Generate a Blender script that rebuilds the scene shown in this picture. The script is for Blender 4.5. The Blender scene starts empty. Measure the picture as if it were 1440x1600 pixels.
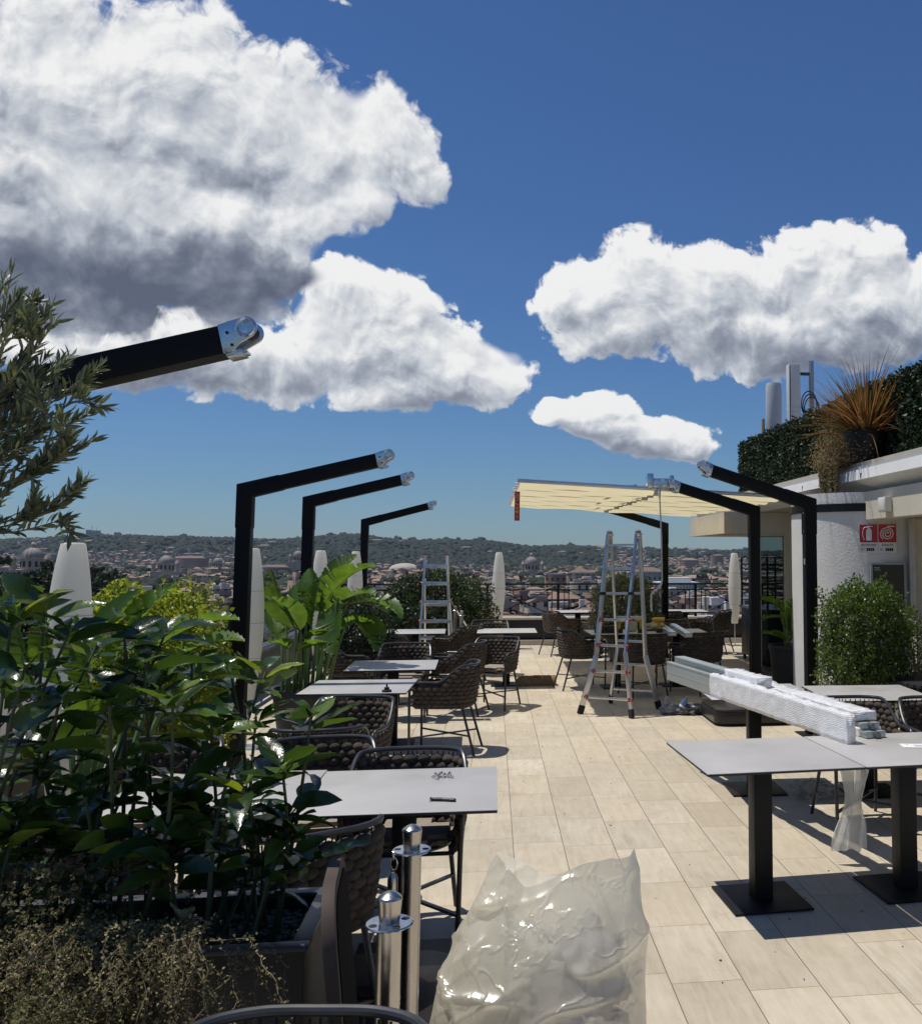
import bpy, bmesh, math, random
import numpy as np
from mathutils import Vector, Matrix, Euler, noise as mnoise
R_ = math.radians; PI = math.pi; TAU = 2*math.pi
sc = bpy.context.scene
COL = sc.collection

# ---------------------------------------------------------------- camera
FPX, CXP, CYP, PITCH, YAW, ROLL, CAMH = 1480.0, 981.74, 736.4, .0894, -.1415, .0023, 1.8
def cam_axes():
    cp, sp, cy, sy = math.cos(PITCH), math.sin(PITCH), math.cos(YAW), math.sin(YAW)
    f = Vector((-sy*cp, cy*cp, sp)); rt = Vector((cy, sy, 0)); up = rt.cross(f)
    return rt*math.cos(ROLL)+up*math.sin(ROLL), up*math.cos(ROLL)-rt*math.sin(ROLL), f
RT, UP, FW = cam_axes()
cd = bpy.data.cameras.new('camera'); cam = bpy.data.objects.new('camera', cd); COL.objects.link(cam)
cd.sensor_fit = 'HORIZONTAL'; cd.sensor_width = 36; cd.lens = FPX/1440*36
cd.shift_x = -(CXP-720)/1440; cd.shift_y = -(800-CYP)/1440
cd.clip_start = .05; cd.clip_end = 30000
m = Matrix((RT, UP, -FW)).transposed().to_4x4(); m.translation = (0, 0, CAMH); cam.matrix_world = m
sc.camera = cam
def ray(x, y): return FW+RT*((x-CXP)/FPX)-UP*((y-CYP)/FPX)
def at(x, y, Y):                                   # point on the photo's ray at depth Y (metres)
    d = ray(x, y); return Vector((0, 0, CAMH))+d*(Y/d.y)
def fl(x, y, z=0.0):                               # point on the photo's ray at height z
    d = ray(x, y); return Vector((0, 0, CAMH))+d*((z-CAMH)/d.z)
def uv(x, y): d = ray(x, y); return (d.x/d.y, d.z/d.y)

# ---------------------------------------------------------------- sky, clouds, sun
SUN = Vector((-.34, .107, 1)).normalized()         # towards the sun
SKY_STR, CLOUD_STR, SUN_STR, EXPO = .073, 1.0, 4.6, -.18
sc.view_settings.view_transform = 'Standard'; sc.view_settings.look = 'None'
sc.view_settings.exposure = EXPO; sc.view_settings.gamma = 1
W = bpy.data.worlds.new('World'); sc.world = W; W.use_nodes = True
W.cycles.sampling_method = 'MANUAL'; W.cycles.sample_map_resolution = 256
nt = W.node_tree; nt.nodes.clear()
class NT:
    def __init__(s, nt): s.nt = nt
    def n(s, t, **k):
        o = s.nt.nodes.new(t)
        for a, b in k.items(): setattr(o, a, b)
        return o
    def l(s, a, b): s.nt.links.new(a, b)
    def setin(s, sock, v):
        if isinstance(v, bpy.types.NodeSocket): s.l(v, sock)
        else: sock.default_value = v
    def math(s, op, a, b=None, c=None, clamp=False):
        o = s.n('ShaderNodeMath', operation=op, use_clamp=clamp); s.setin(o.inputs[0], a)
        if b is not None: s.setin(o.inputs[1], b)
        if c is not None: s.setin(o.inputs[2], c)
        return o.outputs[0]
    def vm(s, op, a, b=None, sc_=None):
        o = s.n('ShaderNodeVectorMath', operation=op); s.setin(o.inputs[0], a)
        if b is not None: s.setin(o.inputs[1], b)
        if sc_ is not None: s.setin(o.inputs['Scale'], sc_)
        return o.outputs['Value'] if op in ('LENGTH', 'DOT_PRODUCT') else o.outputs['Vector']
    def comb(s, x, y, z):
        o = s.n('ShaderNodeCombineXYZ')
        for i, v in enumerate((x, y, z)): s.setin(o.inputs[i], v)
        return o.outputs[0]
    def sep(s, v):
        o = s.n('ShaderNodeSeparateXYZ'); s.l(v, o.inputs[0]); return o.outputs
    def noise(s, v, scale, detail=4, rough=.5, dist=0, col=False, dim='3D'):
        o = s.n('ShaderNodeTexNoise', noise_dimensions=dim); s.l(v, o.inputs['Vector']); o.inputs['Scale'].default_value = scale
        o.inputs['Detail'].default_value = detail; o.inputs['Roughness'].default_value = rough
        o.inputs['Distortion'].default_value = dist
        return o.outputs['Color' if col else 'Fac']
    def mr(s, v, a, b, c=0, d=1, smooth=False):
        o = s.n('ShaderNodeMapRange'); s.setin(o.inputs[0], v)
        if smooth: o.interpolation_type = 'SMOOTHSTEP'
        for i, x in enumerate((a, b, c, d)): s.setin(o.inputs[i+1], x)
        return o.outputs[0]
    def mix(s, f, a, b, mode='MIX'):
        o = s.n('ShaderNodeMix', data_type='RGBA', blend_type=mode); s.setin(o.inputs[0], f)
        for i, v in ((6, a), (7, b)):
            if not isinstance(v, bpy.types.NodeSocket): v = (*v[:3], 1)
            s.setin(o.inputs[i], v)
        return o.outputs[2]
    def ramp(s, v, stops):
        o = s.n('ShaderNodeValToRGB'); s.l(v, o.inputs[0]); e = o.color_ramp.elements
        while len(e) < len(stops): e.new(.5)
        for i, (p, c) in enumerate(stops): e[i].position = p; e[i].color = (*c, 1)
        return o.outputs[0]
# cloud density as a node group over the direction (u = x/y, v = z/y); u, v are fixed in the world
CLA = [  # the big cloud: cx, cy, rx, ry, weight in photo pixels, turned into directions once here
 (60,160,300,190,1.05),(230,140,210,150,1.0),(330,200,220,150,1.0),(90,400,330,140,1.05),(330,360,220,130,1.0),(470,215,140,110,.9),(590,215,100,78,.8),(650,235,70,50,.62),(535,320,60,52,.6),(450,420,90,60,.85),(-60,80,150,120,.9),(395,120,80,60,.6),(150,290,200,120,1.0),(240,310,150,100,.9),(300,440,200,80,.8)]
CLB = [
 (200,545,240,62,.85),(400,570,210,66,.9),(560,520,150,100,.95),(690,565,132,84,.95),(545,455,90,55,.85),(765,590,62,52,.75),(640,610,150,34,.75),
 (925,450,105,66,.9),(1010,440,92,84,.95),(1100,470,130,88,1.0),(1230,440,90,80,.85),(1320,425,115,98,1.0),(1350,480,190,105,1.05),(1210,530,240,62,.95),(1000,515,160,48,.85),(1460,480,120,90,1.0),(880,490,50,26,.6),
 (880,652,62,24,.85),(925,645,58,34,.9),(1020,682,90,32,.95),(1070,694,42,20,.75),(960,676,86,20,.7),
 (548,-4,36,9,.42)]
DKA = [(190,445,360,92,1.0),(-40,350,260,90,.38),(345,300,60,32,.38),(430,440,140,58,.85),(250,260,120,50,.12)]  # dark ellipses: shade of the cloud undersides, painted into their colour
DKB = [(1260,560,260,60,.60),(1420,530,110,80,.50),(1060,540,170,40,.35),(230,590,230,48,.55),(420,600,150,40,.35),(640,625,160,28,.35),(960,690,120,16,.4),(1120,470,60,30,.18),(620,560,60,30,.15),(1060,706,60,14,.3)]
def ell_field(G, P, lst, sm=.22, pk=.8):
    fld = None
    for (cx, cy, rx, ry, w) in lst:
        u, v = uv(cx, cy); u2 = uv(cx+rx, cy)[0]; v2 = uv(cx, cy-ry)[1]
        q = G.vm('MULTIPLY', G.vm('SUBTRACT', P, (u, v, 0)), (1/(u2-u), 1/(v2-v), 0))
        e = G.math('MULTIPLY_ADD', G.vm('DOT_PRODUCT', q, q), -w*pk, w*pk)
        fld = e if fld is None else G.math('SMOOTH_MAX', fld, e, sm)
    return fld
def cloud_group(name, lst, seed, vs):
    g = bpy.data.node_groups.new(name, 'ShaderNodeTree')
    g.interface.new_socket('uv', in_out='INPUT', socket_type='NodeSocketVector')
    for k in ('d', 'm'): g.interface.new_socket(k, in_out='OUTPUT', socket_type='NodeSocketFloat')
    G = NT(g); gi = G.n('NodeGroupInput'); go = G.n('NodeGroupOutput'); P = gi.outputs[0]; Q = G.vm('ADD', P, (seed, seed*.7, 0))
    warp = G.vm('SUBTRACT', G.noise(Q, 6.0, 3, .55, col=True, dim='2D'), (.5, .5, .5)); warp2 = G.vm('SUBTRACT', G.noise(Q, 40.0, 2, .6, col=True, dim='2D'), (.5, .5, .5))
    fld = ell_field(G, G.vm('ADD', P, G.vm('SCALE', warp, sc_=.075)), lst)
    o = G.n('ShaderNodeTexVoronoi', feature='F1', voronoi_dimensions='2D'); G.l(G.vm('ADD', G.vm('ADD', Q, G.vm('SCALE', warp, sc_=.10)), G.vm('SCALE', warp2, sc_=.014)), o.inputs['Vector']); o.inputs['Scale'].default_value = vs
    o.inputs['Detail'].default_value = 3.0; o.inputs['Roughness'].default_value = .50; o.inputs['Lacunarity'].default_value = 2.4; o.normalize = True
    bil = G.math('MULTIPLY_ADD', G.math('POWER', o.outputs['Distance'], 1.3), -1.7, .40)
    lo = G.noise(Q, 9.0, 3, .55, 0, dim='2D'); hi = G.noise(Q, 30.0, 6, .60, .5, dim='2D')
    mm = G.math('ADD', fld, G.math('ADD', G.math('MULTIPLY', G.math('SUBTRACT', lo, .5), 1.3), bil))
    G.l(mm, go.inputs[1]); G.l(G.math('SMOOTH_MAX', G.math('ADD', mm, G.math('MULTIPLY', G.math('SUBTRACT', hi, .5), .75)), G.math('MULTIPLY_ADD', fld, 1.6, -.42), .12), go.inputs[0]); return g
N = NT(nt)
tc = N.n('ShaderNodeTexCoord').outputs['Generated']
X, Y_, Z = N.sep(tc)
yc = N.math('MAXIMUM', Y_, .05)
P0 = N.comb(N.math('DIVIDE', X, yc), N.math('DIVIDE', Z, yc), 0.0)
gate = N.mr(Y_, .12, .3)
dw = N.vm('SUBTRACT', N.noise(P0, 7.0, 5, .6, col=True, dim='2D'), (.5, .5, .5)); PD = N.vm('ADD', P0, N.vm('SCALE', dw, sc_=.10))
def layer(g, dark, soft, base_shade):  # sunlit and shaded sides are painted into the cloud colour here
    def at_(off):
        o = N.n('ShaderNodeGroup', node_tree=g); N.l(N.vm('ADD', P0, (*off, 0)), o.inputs[0]); return o.outputs
    o0 = at_((0, 0)); o1 = at_((-.0035, .008)); o2 = at_((-.009, .022))
    al = N.math('MULTIPLY', N.mr(o0[0], -.02, soft, smooth=True), gate)
    e1 = N.mr(N.math('SUBTRACT', o0[0], o1[0]), -.35, .35, -1, 1); e2 = N.mr(N.math('SUBTRACT', o0[1], o2[1]), -.55, .55, -1, 1)
    dk = N.math('MAXIMUM', ell_field(N, PD, dark, .15, 1.0), 0.0)
    inner = N.mr(o0[1], .15, 1.3, 0, .09)
    br = N.math('SUBTRACT', N.math('MULTIPLY_ADD', e2, .26, .80), N.math('MULTIPLY', dk, base_shade)); br = N.math('SUBTRACT', br, inner)
    br = N.math('ADD', br, N.math('MULTIPLY', e1, N.mr(dk, 0, .8, .13, .05)))
    edge = N.mr(o0[0], 0, .35, .16, 0); br = N.math('ADD', br, edge)
    c = N.ramp(br, [(0, (.12, .145, .205)), (.22, (.20, .23, .30)), (.42, (.33, .365, .44)), (.60, (.52, .56, .63)), (.78, (.75, .78, .82)), (.93, (.94, .945, .95)), (1, (1.0, 1.0, 1.0))])
    return al, c
alB, cB = layer(cloud_group('cloud_field_far', CLB, 3.7, 17.0), DKB, .22, .55)
alA, cA = layer(cloud_group('cloud_field_near', CLA, 0.0, 13.0), DKA, .32, .74)
ccol = N.mix(alA, cB, cA); alpha = N.math('SUBTRACT', 1.0, N.math('MULTIPLY', N.math('SUBTRACT', 1.0, alA), N.math('SUBTRACT', 1.0, alB)))
ccol = N.mix(N.math('DIVIDE', alA, N.math('MAXIMUM', alpha, .001)), cB, cA)
sky = N.n('ShaderNodeTexSky', sky_type='NISHITA', sun_disc=False)
sky.sun_elevation = math.asin(SUN.z); sky.sun_rotation = math.atan2(SUN.x, SUN.y)
sky.air_density = 1.15; sky.dust_density = .10; sky.ozone_density = 3.3; sky.altitude = 100
bgs = N.n('ShaderNodeBackground'); N.l(N.mix(1.0, sky.outputs[0], (.53, .775, 1.13), 'MULTIPLY'), bgs.inputs[0]); bgs.inputs[1].default_value = SKY_STR
bgc = N.n('ShaderNodeBackground'); N.l(ccol, bgc.inputs[0]); bgc.inputs[1].default_value = CLOUD_STR
ms = N.n('ShaderNodeMixShader'); N.l(alpha, ms.inputs[0]); N.l(bgs.outputs[0], ms.inputs[1]); N.l(bgc.outputs[0], ms.inputs[2])
wo = N.n('ShaderNodeOutputWorld'); N.l(ms.outputs[0], wo.inputs[0])
sl = bpy.data.lights.new('sun', 'SUN'); sl.energy = SUN_STR; sl.angle = R_(.5); sl.color = (1, .955, .88)
so = bpy.data.objects.new('sun', sl); COL.objects.link(so); so.rotation_euler = SUN.to_track_quat('Z', 'Y').to_euler()

# ---------------------------------------------------------------- helpers
rnd = random.Random(7); npr = np.random.default_rng(7)
MATS = {}
def mat(name, col, rough=.6, metal=0, var=0, vscale=8, bump=0, bscale=40, island=0, trans=0, spec=.5, coat=0, alpha=1, stretch=None, tcol=None):
    if name in MATS: return MATS[name]
    m = bpy.data.materials.new(name); m.use_nodes = True; MATS[name] = m
    n = NT(m.node_tree); b = m.node_tree.nodes['Principled BSDF']
    b.inputs['Roughness'].default_value = rough; b.inputs['Metallic'].default_value = metal
    b.inputs['Specular IOR Level'].default_value = spec; b.inputs['Coat Weight'].default_value = coat
    b.inputs['Alpha'].default_value = alpha
    c = (*col, 1); out = None; co = n.n('ShaderNodeTexCoord').outputs['Object']
    if stretch: co = n.vm('MULTIPLY', co, stretch)
    cur = None
    if var:
        f = n.noise(co, vscale, 5, .6)
        cur = n.mix(n.mr(f, .3, .7), [x*(1-var) for x in col], [min(1, x*(1+var)) for x in col])
        n.l(n.mr(f, .3, .7, max(.02, rough-.08), min(1, rough+.08)), b.inputs['Roughness'])
    if island:
        geo = n.n('ShaderNodeNewGeometry').outputs['Random Per Island']
        a = cur if cur is not None else col
        dark = n.mix(1, a, (1-island, 1-island*.8, 1-island), 'MULTIPLY'); lite = n.mix(1, a, (1+island*1.1, 1+island*.8, 1+island*.3), 'MULTIPLY')
        cur = n.mix(geo, dark, lite)
    if cur is not None: n.l(cur, b.inputs['Base Color'])
    else: b.inputs['Base Color'].default_value = c
    if bump:
        bp = n.n('ShaderNodeBump'); n.l(n.noise(co, bscale, 4, .6), bp.inputs['Height']); bp.inputs['Strength'].default_value = bump
        bp.inputs['Distance'].default_value = .01; n.l(bp.outputs[0], b.inputs['Normal'])
    if trans:
        tr = n.n('ShaderNodeBsdfTranslucent')
        tc_ = tcol or [min(1, x*1.6) for x in col]
        if cur is not None: n.l(n.mix(1, cur, [t/max(c_, .001) for t, c_ in zip(tc_, col)], 'MULTIPLY'), tr.inputs[0])
        else: tr.inputs[0].default_value = (*tc_, 1)
        mx = n.n('ShaderNodeMixShader'); mx.inputs[0].default_value = trans
        o = m.node_tree.nodes['Material Output']; n.l(b.outputs[0], mx.inputs[1]); n.l(tr.outputs[0], mx.inputs[2]); n.l(mx.outputs[0], o.inputs[0])
    return m
class MB:
    def __init__(s): s.v = []; s.f = []; s.uv = {}
    def add(s, vs, fs):
        o = len(s.v); s.v += [tuple(v) for v in vs]; s.f += [tuple(i+o for i in f) for f in fs]; return s
    def box(s, x0, x1, y0, y1, z0, z1, M=None):
        vs = [Vector((x, y, z)) for z in (z0, z1) for y in (y0, y1) for x in (x0, x1)]
        if M is not None: vs = [M@v for v in vs]
        return s.add(vs, [(0, 2, 3, 1), (4, 5, 7, 6), (0, 1, 5, 4), (2, 6, 7, 3), (0, 4, 6, 2), (1, 3, 7, 5)])
    def bar(s, a, b, w, h, up=(0, 0, 1)):           # box from a to b
        a = Vector(a); b = Vector(b); d = (b-a); L = d.length; d.normalize(); sd = d.cross(Vector(up))
        if sd.length < 1e-4: sd = d.cross(Vector((1, 0, 0)))
        sd.normalize(); u = sd.cross(d)
        M = Matrix((sd, d, u)).transposed().to_4x4(); M.translation = a
        return s.box(-w/2, w/2, 0, L, -h/2, h/2, M)
    def tube(s, pts, r, n=8, cap=True):
        pts = [Vector(p) for p in pts]; k = len(pts); rs = r if isinstance(r, (list, tuple)) else [r]*k
        t = (pts[1]-pts[0]).normalized(); a = t.orthogonal().normalized(); o = len(s.v)
        for i, p in enumerate(pts):
            tn = (pts[min(i+1, k-1)]-pts[max(i-1, 0)])
            tn = tn.normalized() if tn.length > 1e-9 else t
            a = (a-tn*a.dot(tn)); a = a.normalized() if a.length > 1e-6 else tn.orthogonal().normalized(); b = tn.cross(a)
            for j in range(n):
                q = TAU*j/n; s.v.append(tuple(p+(a*math.cos(q)+b*math.sin(q))*rs[i]))
        for i in range(k-1):
            for j in range(n):
                j2 = (j+1) % n; s.f.append((o+i*n+j, o+i*n+j2, o+(i+1)*n+j2, o+(i+1)*n+j))
        if cap: s.f.append(tuple(o+j for j in range(n))[::-1]); s.f.append(tuple(o+(k-1)*n+j for j in range(n)))
        return s
    def lathe(s, prof, n=24, c=(0, 0, 0), cap=True, sx=1, sy=1):
        o = len(s.v); k = len(prof)
        for (r, z) in prof:
            for j in range(n): q = TAU*j/n; s.v.append((c[0]+r*math.cos(q)*sx, c[1]+r*math.sin(q)*sy, c[2]+z))
        for i in range(k-1):
            for j in range(n): j2 = (j+1) % n; s.f.append((o+i*n+j, o+i*n+j2, o+(i+1)*n+j2, o+(i+1)*n+j))
        if cap:
            if prof[0][0] > 1e-5: s.f.append(tuple(o+j for j in range(n))[::-1])
            if prof[-1][0] > 1e-5: s.f.append(tuple(o+(k-1)*n+j for j in range(n)))
        return s
    def prism(s, poly, a, b, M=None):               # poly in xy, extruded z a..b
        n = len(poly); vs = [Vector((x, y, a)) for x, y in poly]+[Vector((x, y, b)) for x, y in poly]
        if M is not None: vs = [M@v for v in vs]
        return s.add(vs, [tuple(range(n))[::-1], tuple(range(n, 2*n))]+[(i, (i+1) % n, n+(i+1) % n, n+i) for i in range(n)])
    def ell(s, c, r, M=None, nu=8, nv=5):
        vs = []; c = Vector(c)
        for i in range(nv+1):
            t = PI*i/nv
            for j in range(nu):
                q = TAU*j/nu; v = Vector((r[0]*math.sin(t)*math.cos(q), r[1]*math.sin(t)*math.sin(q), r[2]*math.cos(t)))
                vs.append(c+(M@v if M is not None else v))
        return s.add(vs, [(i*nu+j, (i+1)*nu+j, (i+1)*nu+(j+1) % nu, i*nu+(j+1) % nu) for i in range(nv) for j in range(nu)])
    def build(s, name, m, parent=None, smooth=True, bevel=0, loc=None, rot=None, sharp=35, label=None):
        me = bpy.data.meshes.new(name); me.from_pydata(s.v, [], s.f); me.update()
        return finish(me, name, m, parent, smooth, bevel, loc, rot, sharp, label)
def finish(me, name, m, parent=None, smooth=True, bevel=0, loc=None, rot=None, sharp=35, label=None):
    if bevel:
        b = bmesh.new(); b.from_mesh(me)
        ed = [e for e in b.edges if len(e.link_faces) == 2 and e.calc_face_angle(0) > R_(40)]
        bmesh.ops.bevel(b, geom=ed, offset=bevel, segments=2, affect='EDGES', profile=.6, clamp_overlap=True); b.to_mesh(me); b.free()
    if smooth:
        me.shade_smooth(); me.set_sharp_from_angle(angle=R_(sharp))
    if m is not None: me.materials.append(m)
    o = bpy.data.objects.new(name, me); COL.objects.link(o)
    if parent is not None: o.parent = parent
    if loc is not None: o.location = loc
    if rot is not None: o.rotation_euler = rot
    if label: o['label'] = label
    return o
def npmesh(name, V, F, m, parent=None, loc=None, smooth=True, UVc=None):
    me = bpy.data.meshes.new(name); V = np.asarray(V, np.float32); F = np.asarray(F, np.int32); k = F.shape[1]
    me.vertices.add(len(V)); me.vertices.foreach_set('co', V.ravel())
    me.loops.add(F.size); me.loops.foreach_set('vertex_index', F.ravel())
    me.polygons.add(len(F)); me.polygons.foreach_set('loop_start', np.arange(0, F.size, k, dtype=np.int32))
    me.polygons.foreach_set('loop_total', np.full(len(F), k, np.int32))
    if UVc is not None:
        l = me.uv_layers.new(name='UVMap'); l.data.foreach_set('uv', np.asarray(UVc, np.float32).ravel())
    me.update(calc_edges=True); me.validate()
    if smooth: me.shade_smooth()
    me.materials.append(m)
    o = bpy.data.objects.new(name, me); COL.objects.link(o)
    if parent is not None: o.parent = parent
    if loc is not None: o.location = loc
    return o
def thing(name, label, cat, loc=(0, 0, 0), rz=0, group=None):
    o = bpy.data.objects.new(name, None); COL.objects.link(o); o.location = loc; o.rotation_euler = (0, 0, rz)
    o['label'] = label; o['category'] = cat; o.empty_display_size = .1
    if group: o['group'] = group
    return o
def tag(o, label, cat, group=None, kind=None):
    if kind: o['kind'] = kind
    if label: o['label'] = label
    if cat: o['category'] = cat
    if group: o['group'] = group
    return o
def struct(o): o['kind'] = 'structure'; return o
def kids(o): return [c for c in COL.objects if c.parent == o]
def dup(root, loc, rz, label, group=None):
    r = root.copy(); COL.objects.link(r); r.location = loc; r.rotation_euler = (0, 0, rz); r['label'] = label
    if group: r['group'] = group
    for ch in KID[root.name]:
        c = ch.copy(); COL.objects.link(c); c.parent = r
        for gch in KID.get(ch.name, []):
            d = gch.copy(); COL.objects.link(d); d.parent = c
    return r
KID = {}
def reg(root):
    ks = [c for c in COL.objects if c.parent == root]; KID[root.name] = ks
    for k in ks: KID[k.name] = [c for c in COL.objects if c.parent == k]
    return root
def spline(pts, n=8):
    pts = [Vector(p) for p in pts]; out = []
    for i in range(len(pts)-1):
        p0 = pts[max(i-1, 0)]; p1 = pts[i]; p2 = pts[i+1]; p3 = pts[min(i+2, len(pts)-1)]
        for k in range(n):
            t = k/n; out.append(.5*((2*p1)+(p2-p0)*t+(2*p0-5*p1+4*p2-p3)*t*t+(3*p1-p0-3*p2+p3)*t**3))
    out.append(pts[-1]); return out
def unit(a): return a/np.maximum(np.linalg.norm(a, axis=-1, keepdims=True), 1e-9)
def rdir(n, r=npr): return unit(r.normal(size=(n, 3)))
def leafmesh(P, D, Nn, L, Wd, k=1, fold=.2, curl=.2, power=.85):
    n = len(P); P = np.asarray(P, float); D = unit(np.asarray(D, float)); S = unit(np.cross(D, Nn)); U_ = np.cross(S, D)
    L = np.broadcast_to(L, (n,)); Wd = np.broadcast_to(Wd, (n,)); curl = np.broadcast_to(curl, (n,))
    if k == 1:
        c = P+D*(L*.45)[:, None]
        V_ = np.stack([P, c-S*Wd[:, None]+U_*(Wd*fold)[:, None], P+D*L[:, None]-U_*(L*curl)[:, None], c+S*Wd[:, None]+U_*(Wd*fold)[:, None]], 1).reshape(-1, 3)
        F_ = np.arange(n)[:, None]*4+np.array([[0, 1, 2, 3]]); return V_, F_
    t = np.linspace(0, 1, k+1); w = np.sin(PI*np.clip(t, 0, 1)**power)
    if k == 7: w = np.maximum(w, 0)**.72
    w[0] = .03; w[-1] = 0.01
    ctr = P[:, None]+D[:, None]*(L[:, None]*t)[..., None]-U_[:, None]*(L[:, None]*curl[:, None]*t**2)[..., None]
    off = S[:, None]*(Wd[:, None]*w)[..., None]; up = U_[:, None]*(Wd[:, None]*w*fold)[..., None]
    V_ = np.stack([ctr-off+up, ctr, ctr+off+up], 2).reshape(-1, 3); F_ = []
    for i in range(k):
        a = 3*i; F_ += [(a, a+1, a+4, a+3), (a+1, a+2, a+5, a+4)]
    return V_, (np.arange(n)[:, None, None]*(3*(k+1))+np.array(F_)[None]).reshape(-1, 4)
def text_mesh(s, size, m, parent, loc, rot, name='lettering', ext=.0008, align='CENTER', scale=None):
    c = bpy.data.curves.new(name, 'FONT'); c.body = s; c.size = size; c.extrude = ext; c.align_x = align; c.align_y = 'CENTER'
    t = bpy.data.objects.new('tmp_text', c); COL.objects.link(t)
    me = bpy.data.meshes.new_from_object(t.evaluated_get(bpy.context.evaluated_depsgraph_get())); bpy.data.objects.remove(t)
    o = bpy.data.objects.new(name, me); COL.objects.link(o); me.materials.clear(); me.materials.append(m)
    o.parent = parent; o.location = loc; o.rotation_euler = rot
    if scale: o.scale = scale
    return o
# ---------------------------------------------------------------- materials
def tile_mat():
    m = bpy.data.materials.new('travertine_tiles'); m.use_nodes = True; n = NT(m.node_tree); b = m.node_tree.nodes['Principled BSDF']
    pos = n.n('ShaderNodeNewGeometry').outputs['Position']; x, y, z = n.sep(pos)
    w, l = .3102, .618
    cx = n.math('DIVIDE', n.math('SUBTRACT', x, .1528), w); ci = n.math('FLOOR', cx)
    cy = n.math('DIVIDE', n.math('ADD', n.math('SUBTRACT', y, 7.41), n.math('MULTIPLY', ci, .105)), l); ri = n.math('FLOOR', cy)
    fx = n.math('FRACT', cx); fy = n.math('FRACT', cy)
    ex = n.math('MULTIPLY', n.math('MINIMUM', fx, n.math('SUBTRACT', 1.0, fx)), w); ey = n.math('MULTIPLY', n.math('MINIMUM', fy, n.math('SUBTRACT', 1.0, fy)), l)
    gr = n.math('MAXIMUM', n.mr(ex, .0011, .0026, 1, 0), n.mr(ey, .0009, .0022, .8, 0))
    wn = n.n('ShaderNodeTexWhiteNoise', noise_dimensions='2D'); n.l(n.comb(ci, ri, 0.0), wn.inputs[0])
    rv = wn.outputs['Value']; sh = n.vm('SCALE', wn.outputs['Color'], sc_=37.0)
    st = n.noise(n.vm('ADD', n.vm('MULTIPLY', pos, (26, 3.2, 1)), sh), 1.0, 6, .62, .6)
    bl = n.noise(n.vm('ADD', pos, sh), 7, 5, .6); fine = n.noise(pos, 160, 3, .7); big = n.noise(pos, .9, 4, .6)
    c = n.ramp(st, [(.25, (.42, .350, .245)), (.45, (.525, .452, .338)), (.62, (.585, .515, .395)), (.8, (.64, .575, .46))])
    c = n.mix(n.mr(bl, .35, .7, 0, .40), c, (.66, .60, .49)); c = n.mix(n.mr(rv, 0, 1, 0, .40), c, (.50, .405, .27))
    wn2 = n.n('ShaderNodeTexWhiteNoise', noise_dimensions='2D'); n.l(n.comb(ri, ci, 0.0), wn2.inputs[0])
    c = n.mix(1, c, n.mr(wn2.outputs['Value'], 0, 1, .87, 1.06), 'MULTIPLY'); c = n.mix(1, c, n.mr(fine, .3, .7, .93, 1.05), 'MULTIPLY')
    c = n.mix(1, c, n.mr(big, .35, .7, .9, 1.06), 'MULTIPLY')
    specks = n.noise(pos, 21, 2, .4); c = n.mix(n.mr(specks, .765, .79, 0, .75), c, (.10, .075, .05))
    stain = n.noise(pos, 2.1, 5, .7); c = n.mix(n.mr(stain, .58, .74, 0, .40), c, (.33, .25, .16))
    c = n.mix(n.math('MULTIPLY', gr, .85), c, (.12, .095, .07)); n.l(c, b.inputs['Base Color']); b.inputs['Roughness'].default_value = .62
    b.inputs['Specular IOR Level'].default_value = .35
    bp = n.n('ShaderNodeBump'); n.l(n.math('ADD', n.math('MULTIPLY', gr, -1.0), n.math('MULTIPLY', fine, .12)), bp.inputs['Height']); bp.inputs['Distance'].default_value = .002; n.l(bp.outputs[0], b.inputs['Normal'])
    return m
M_tile = tile_mat()
M_black = mat('black_powdercoat', (.006, .006, .0065), .5, spec=.3, var=.2, vscale=3, bump=.08, bscale=300)
M_post = mat('black_post_paint', (.0045, .0045, .005), .5, spec=.22, var=.15, vscale=2, bump=.03, bscale=200)
M_frame = mat('graphite_tube_paint', (.030, .032, .036), .36, var=.2, vscale=6)
M_weave = mat('brown_rope_puffs', (.088, .068, .056), .85, var=.35, vscale=14, bump=.9, bscale=420, island=.28)
M_cush = mat('beige_cushion', (.30, .255, .205), .9, var=.12, vscale=10, bump=.3, bscale=260)
M_top = mat('grey_laminate', (.44, .425, .405), .40, var=.09, vscale=2.6, bump=.03, bscale=120, spec=.5)
M_edge = mat('black_core', (.012, .012, .013), .45)
M_alu = mat('brushed_aluminium', (.60, .61, .62), .33, .92, var=.08, vscale=12, stretch=(1, 1, .05), bump=.05, bscale=200)
M_castalu = mat('cast_silver_bracket', (.62, .66, .70), .24, .95, var=.15, vscale=30)
M_chrome = mat('polished_steel', (.70, .69, .67), .16, 1, var=.06, vscale=25)
M_steel = mat('worn_brushed_steel', (.50, .475, .44), .25, 1, var=.2, vscale=30, stretch=(1, 1, .12), bump=.05, bscale=150)
M_red = mat('red_plastic', (.50, .018, .018), .4)
M_rubber = mat('black_rubber', (.014, .014, .014), .75)
M_cream = mat('cream_plaster', (.60, .545, .43), .75, var=.06, vscale=3, bump=.12, bscale=60)
M_white = mat('white_fascia', (.74, .73, .69), .5, var=.05, vscale=4)
M_plaster = mat('rough_white_plaster', (.68, .67, .63), .85, var=.07, vscale=2.5, bump=.42, bscale=36)
M_beige = mat('beige_stone', (.50, .45, .36), .7, var=.1, vscale=6, bump=.1)
M_darkp = mat('charcoal_panel', (.018, .018, .020), .5, var=.25, vscale=4, bump=.05)
M_lamp = mat('white_polyethylene', (.84, .83, .78), .42, var=.03, vscale=3, trans=.5, tcol=(.95, .92, .82))
M_bubble = None

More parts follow.
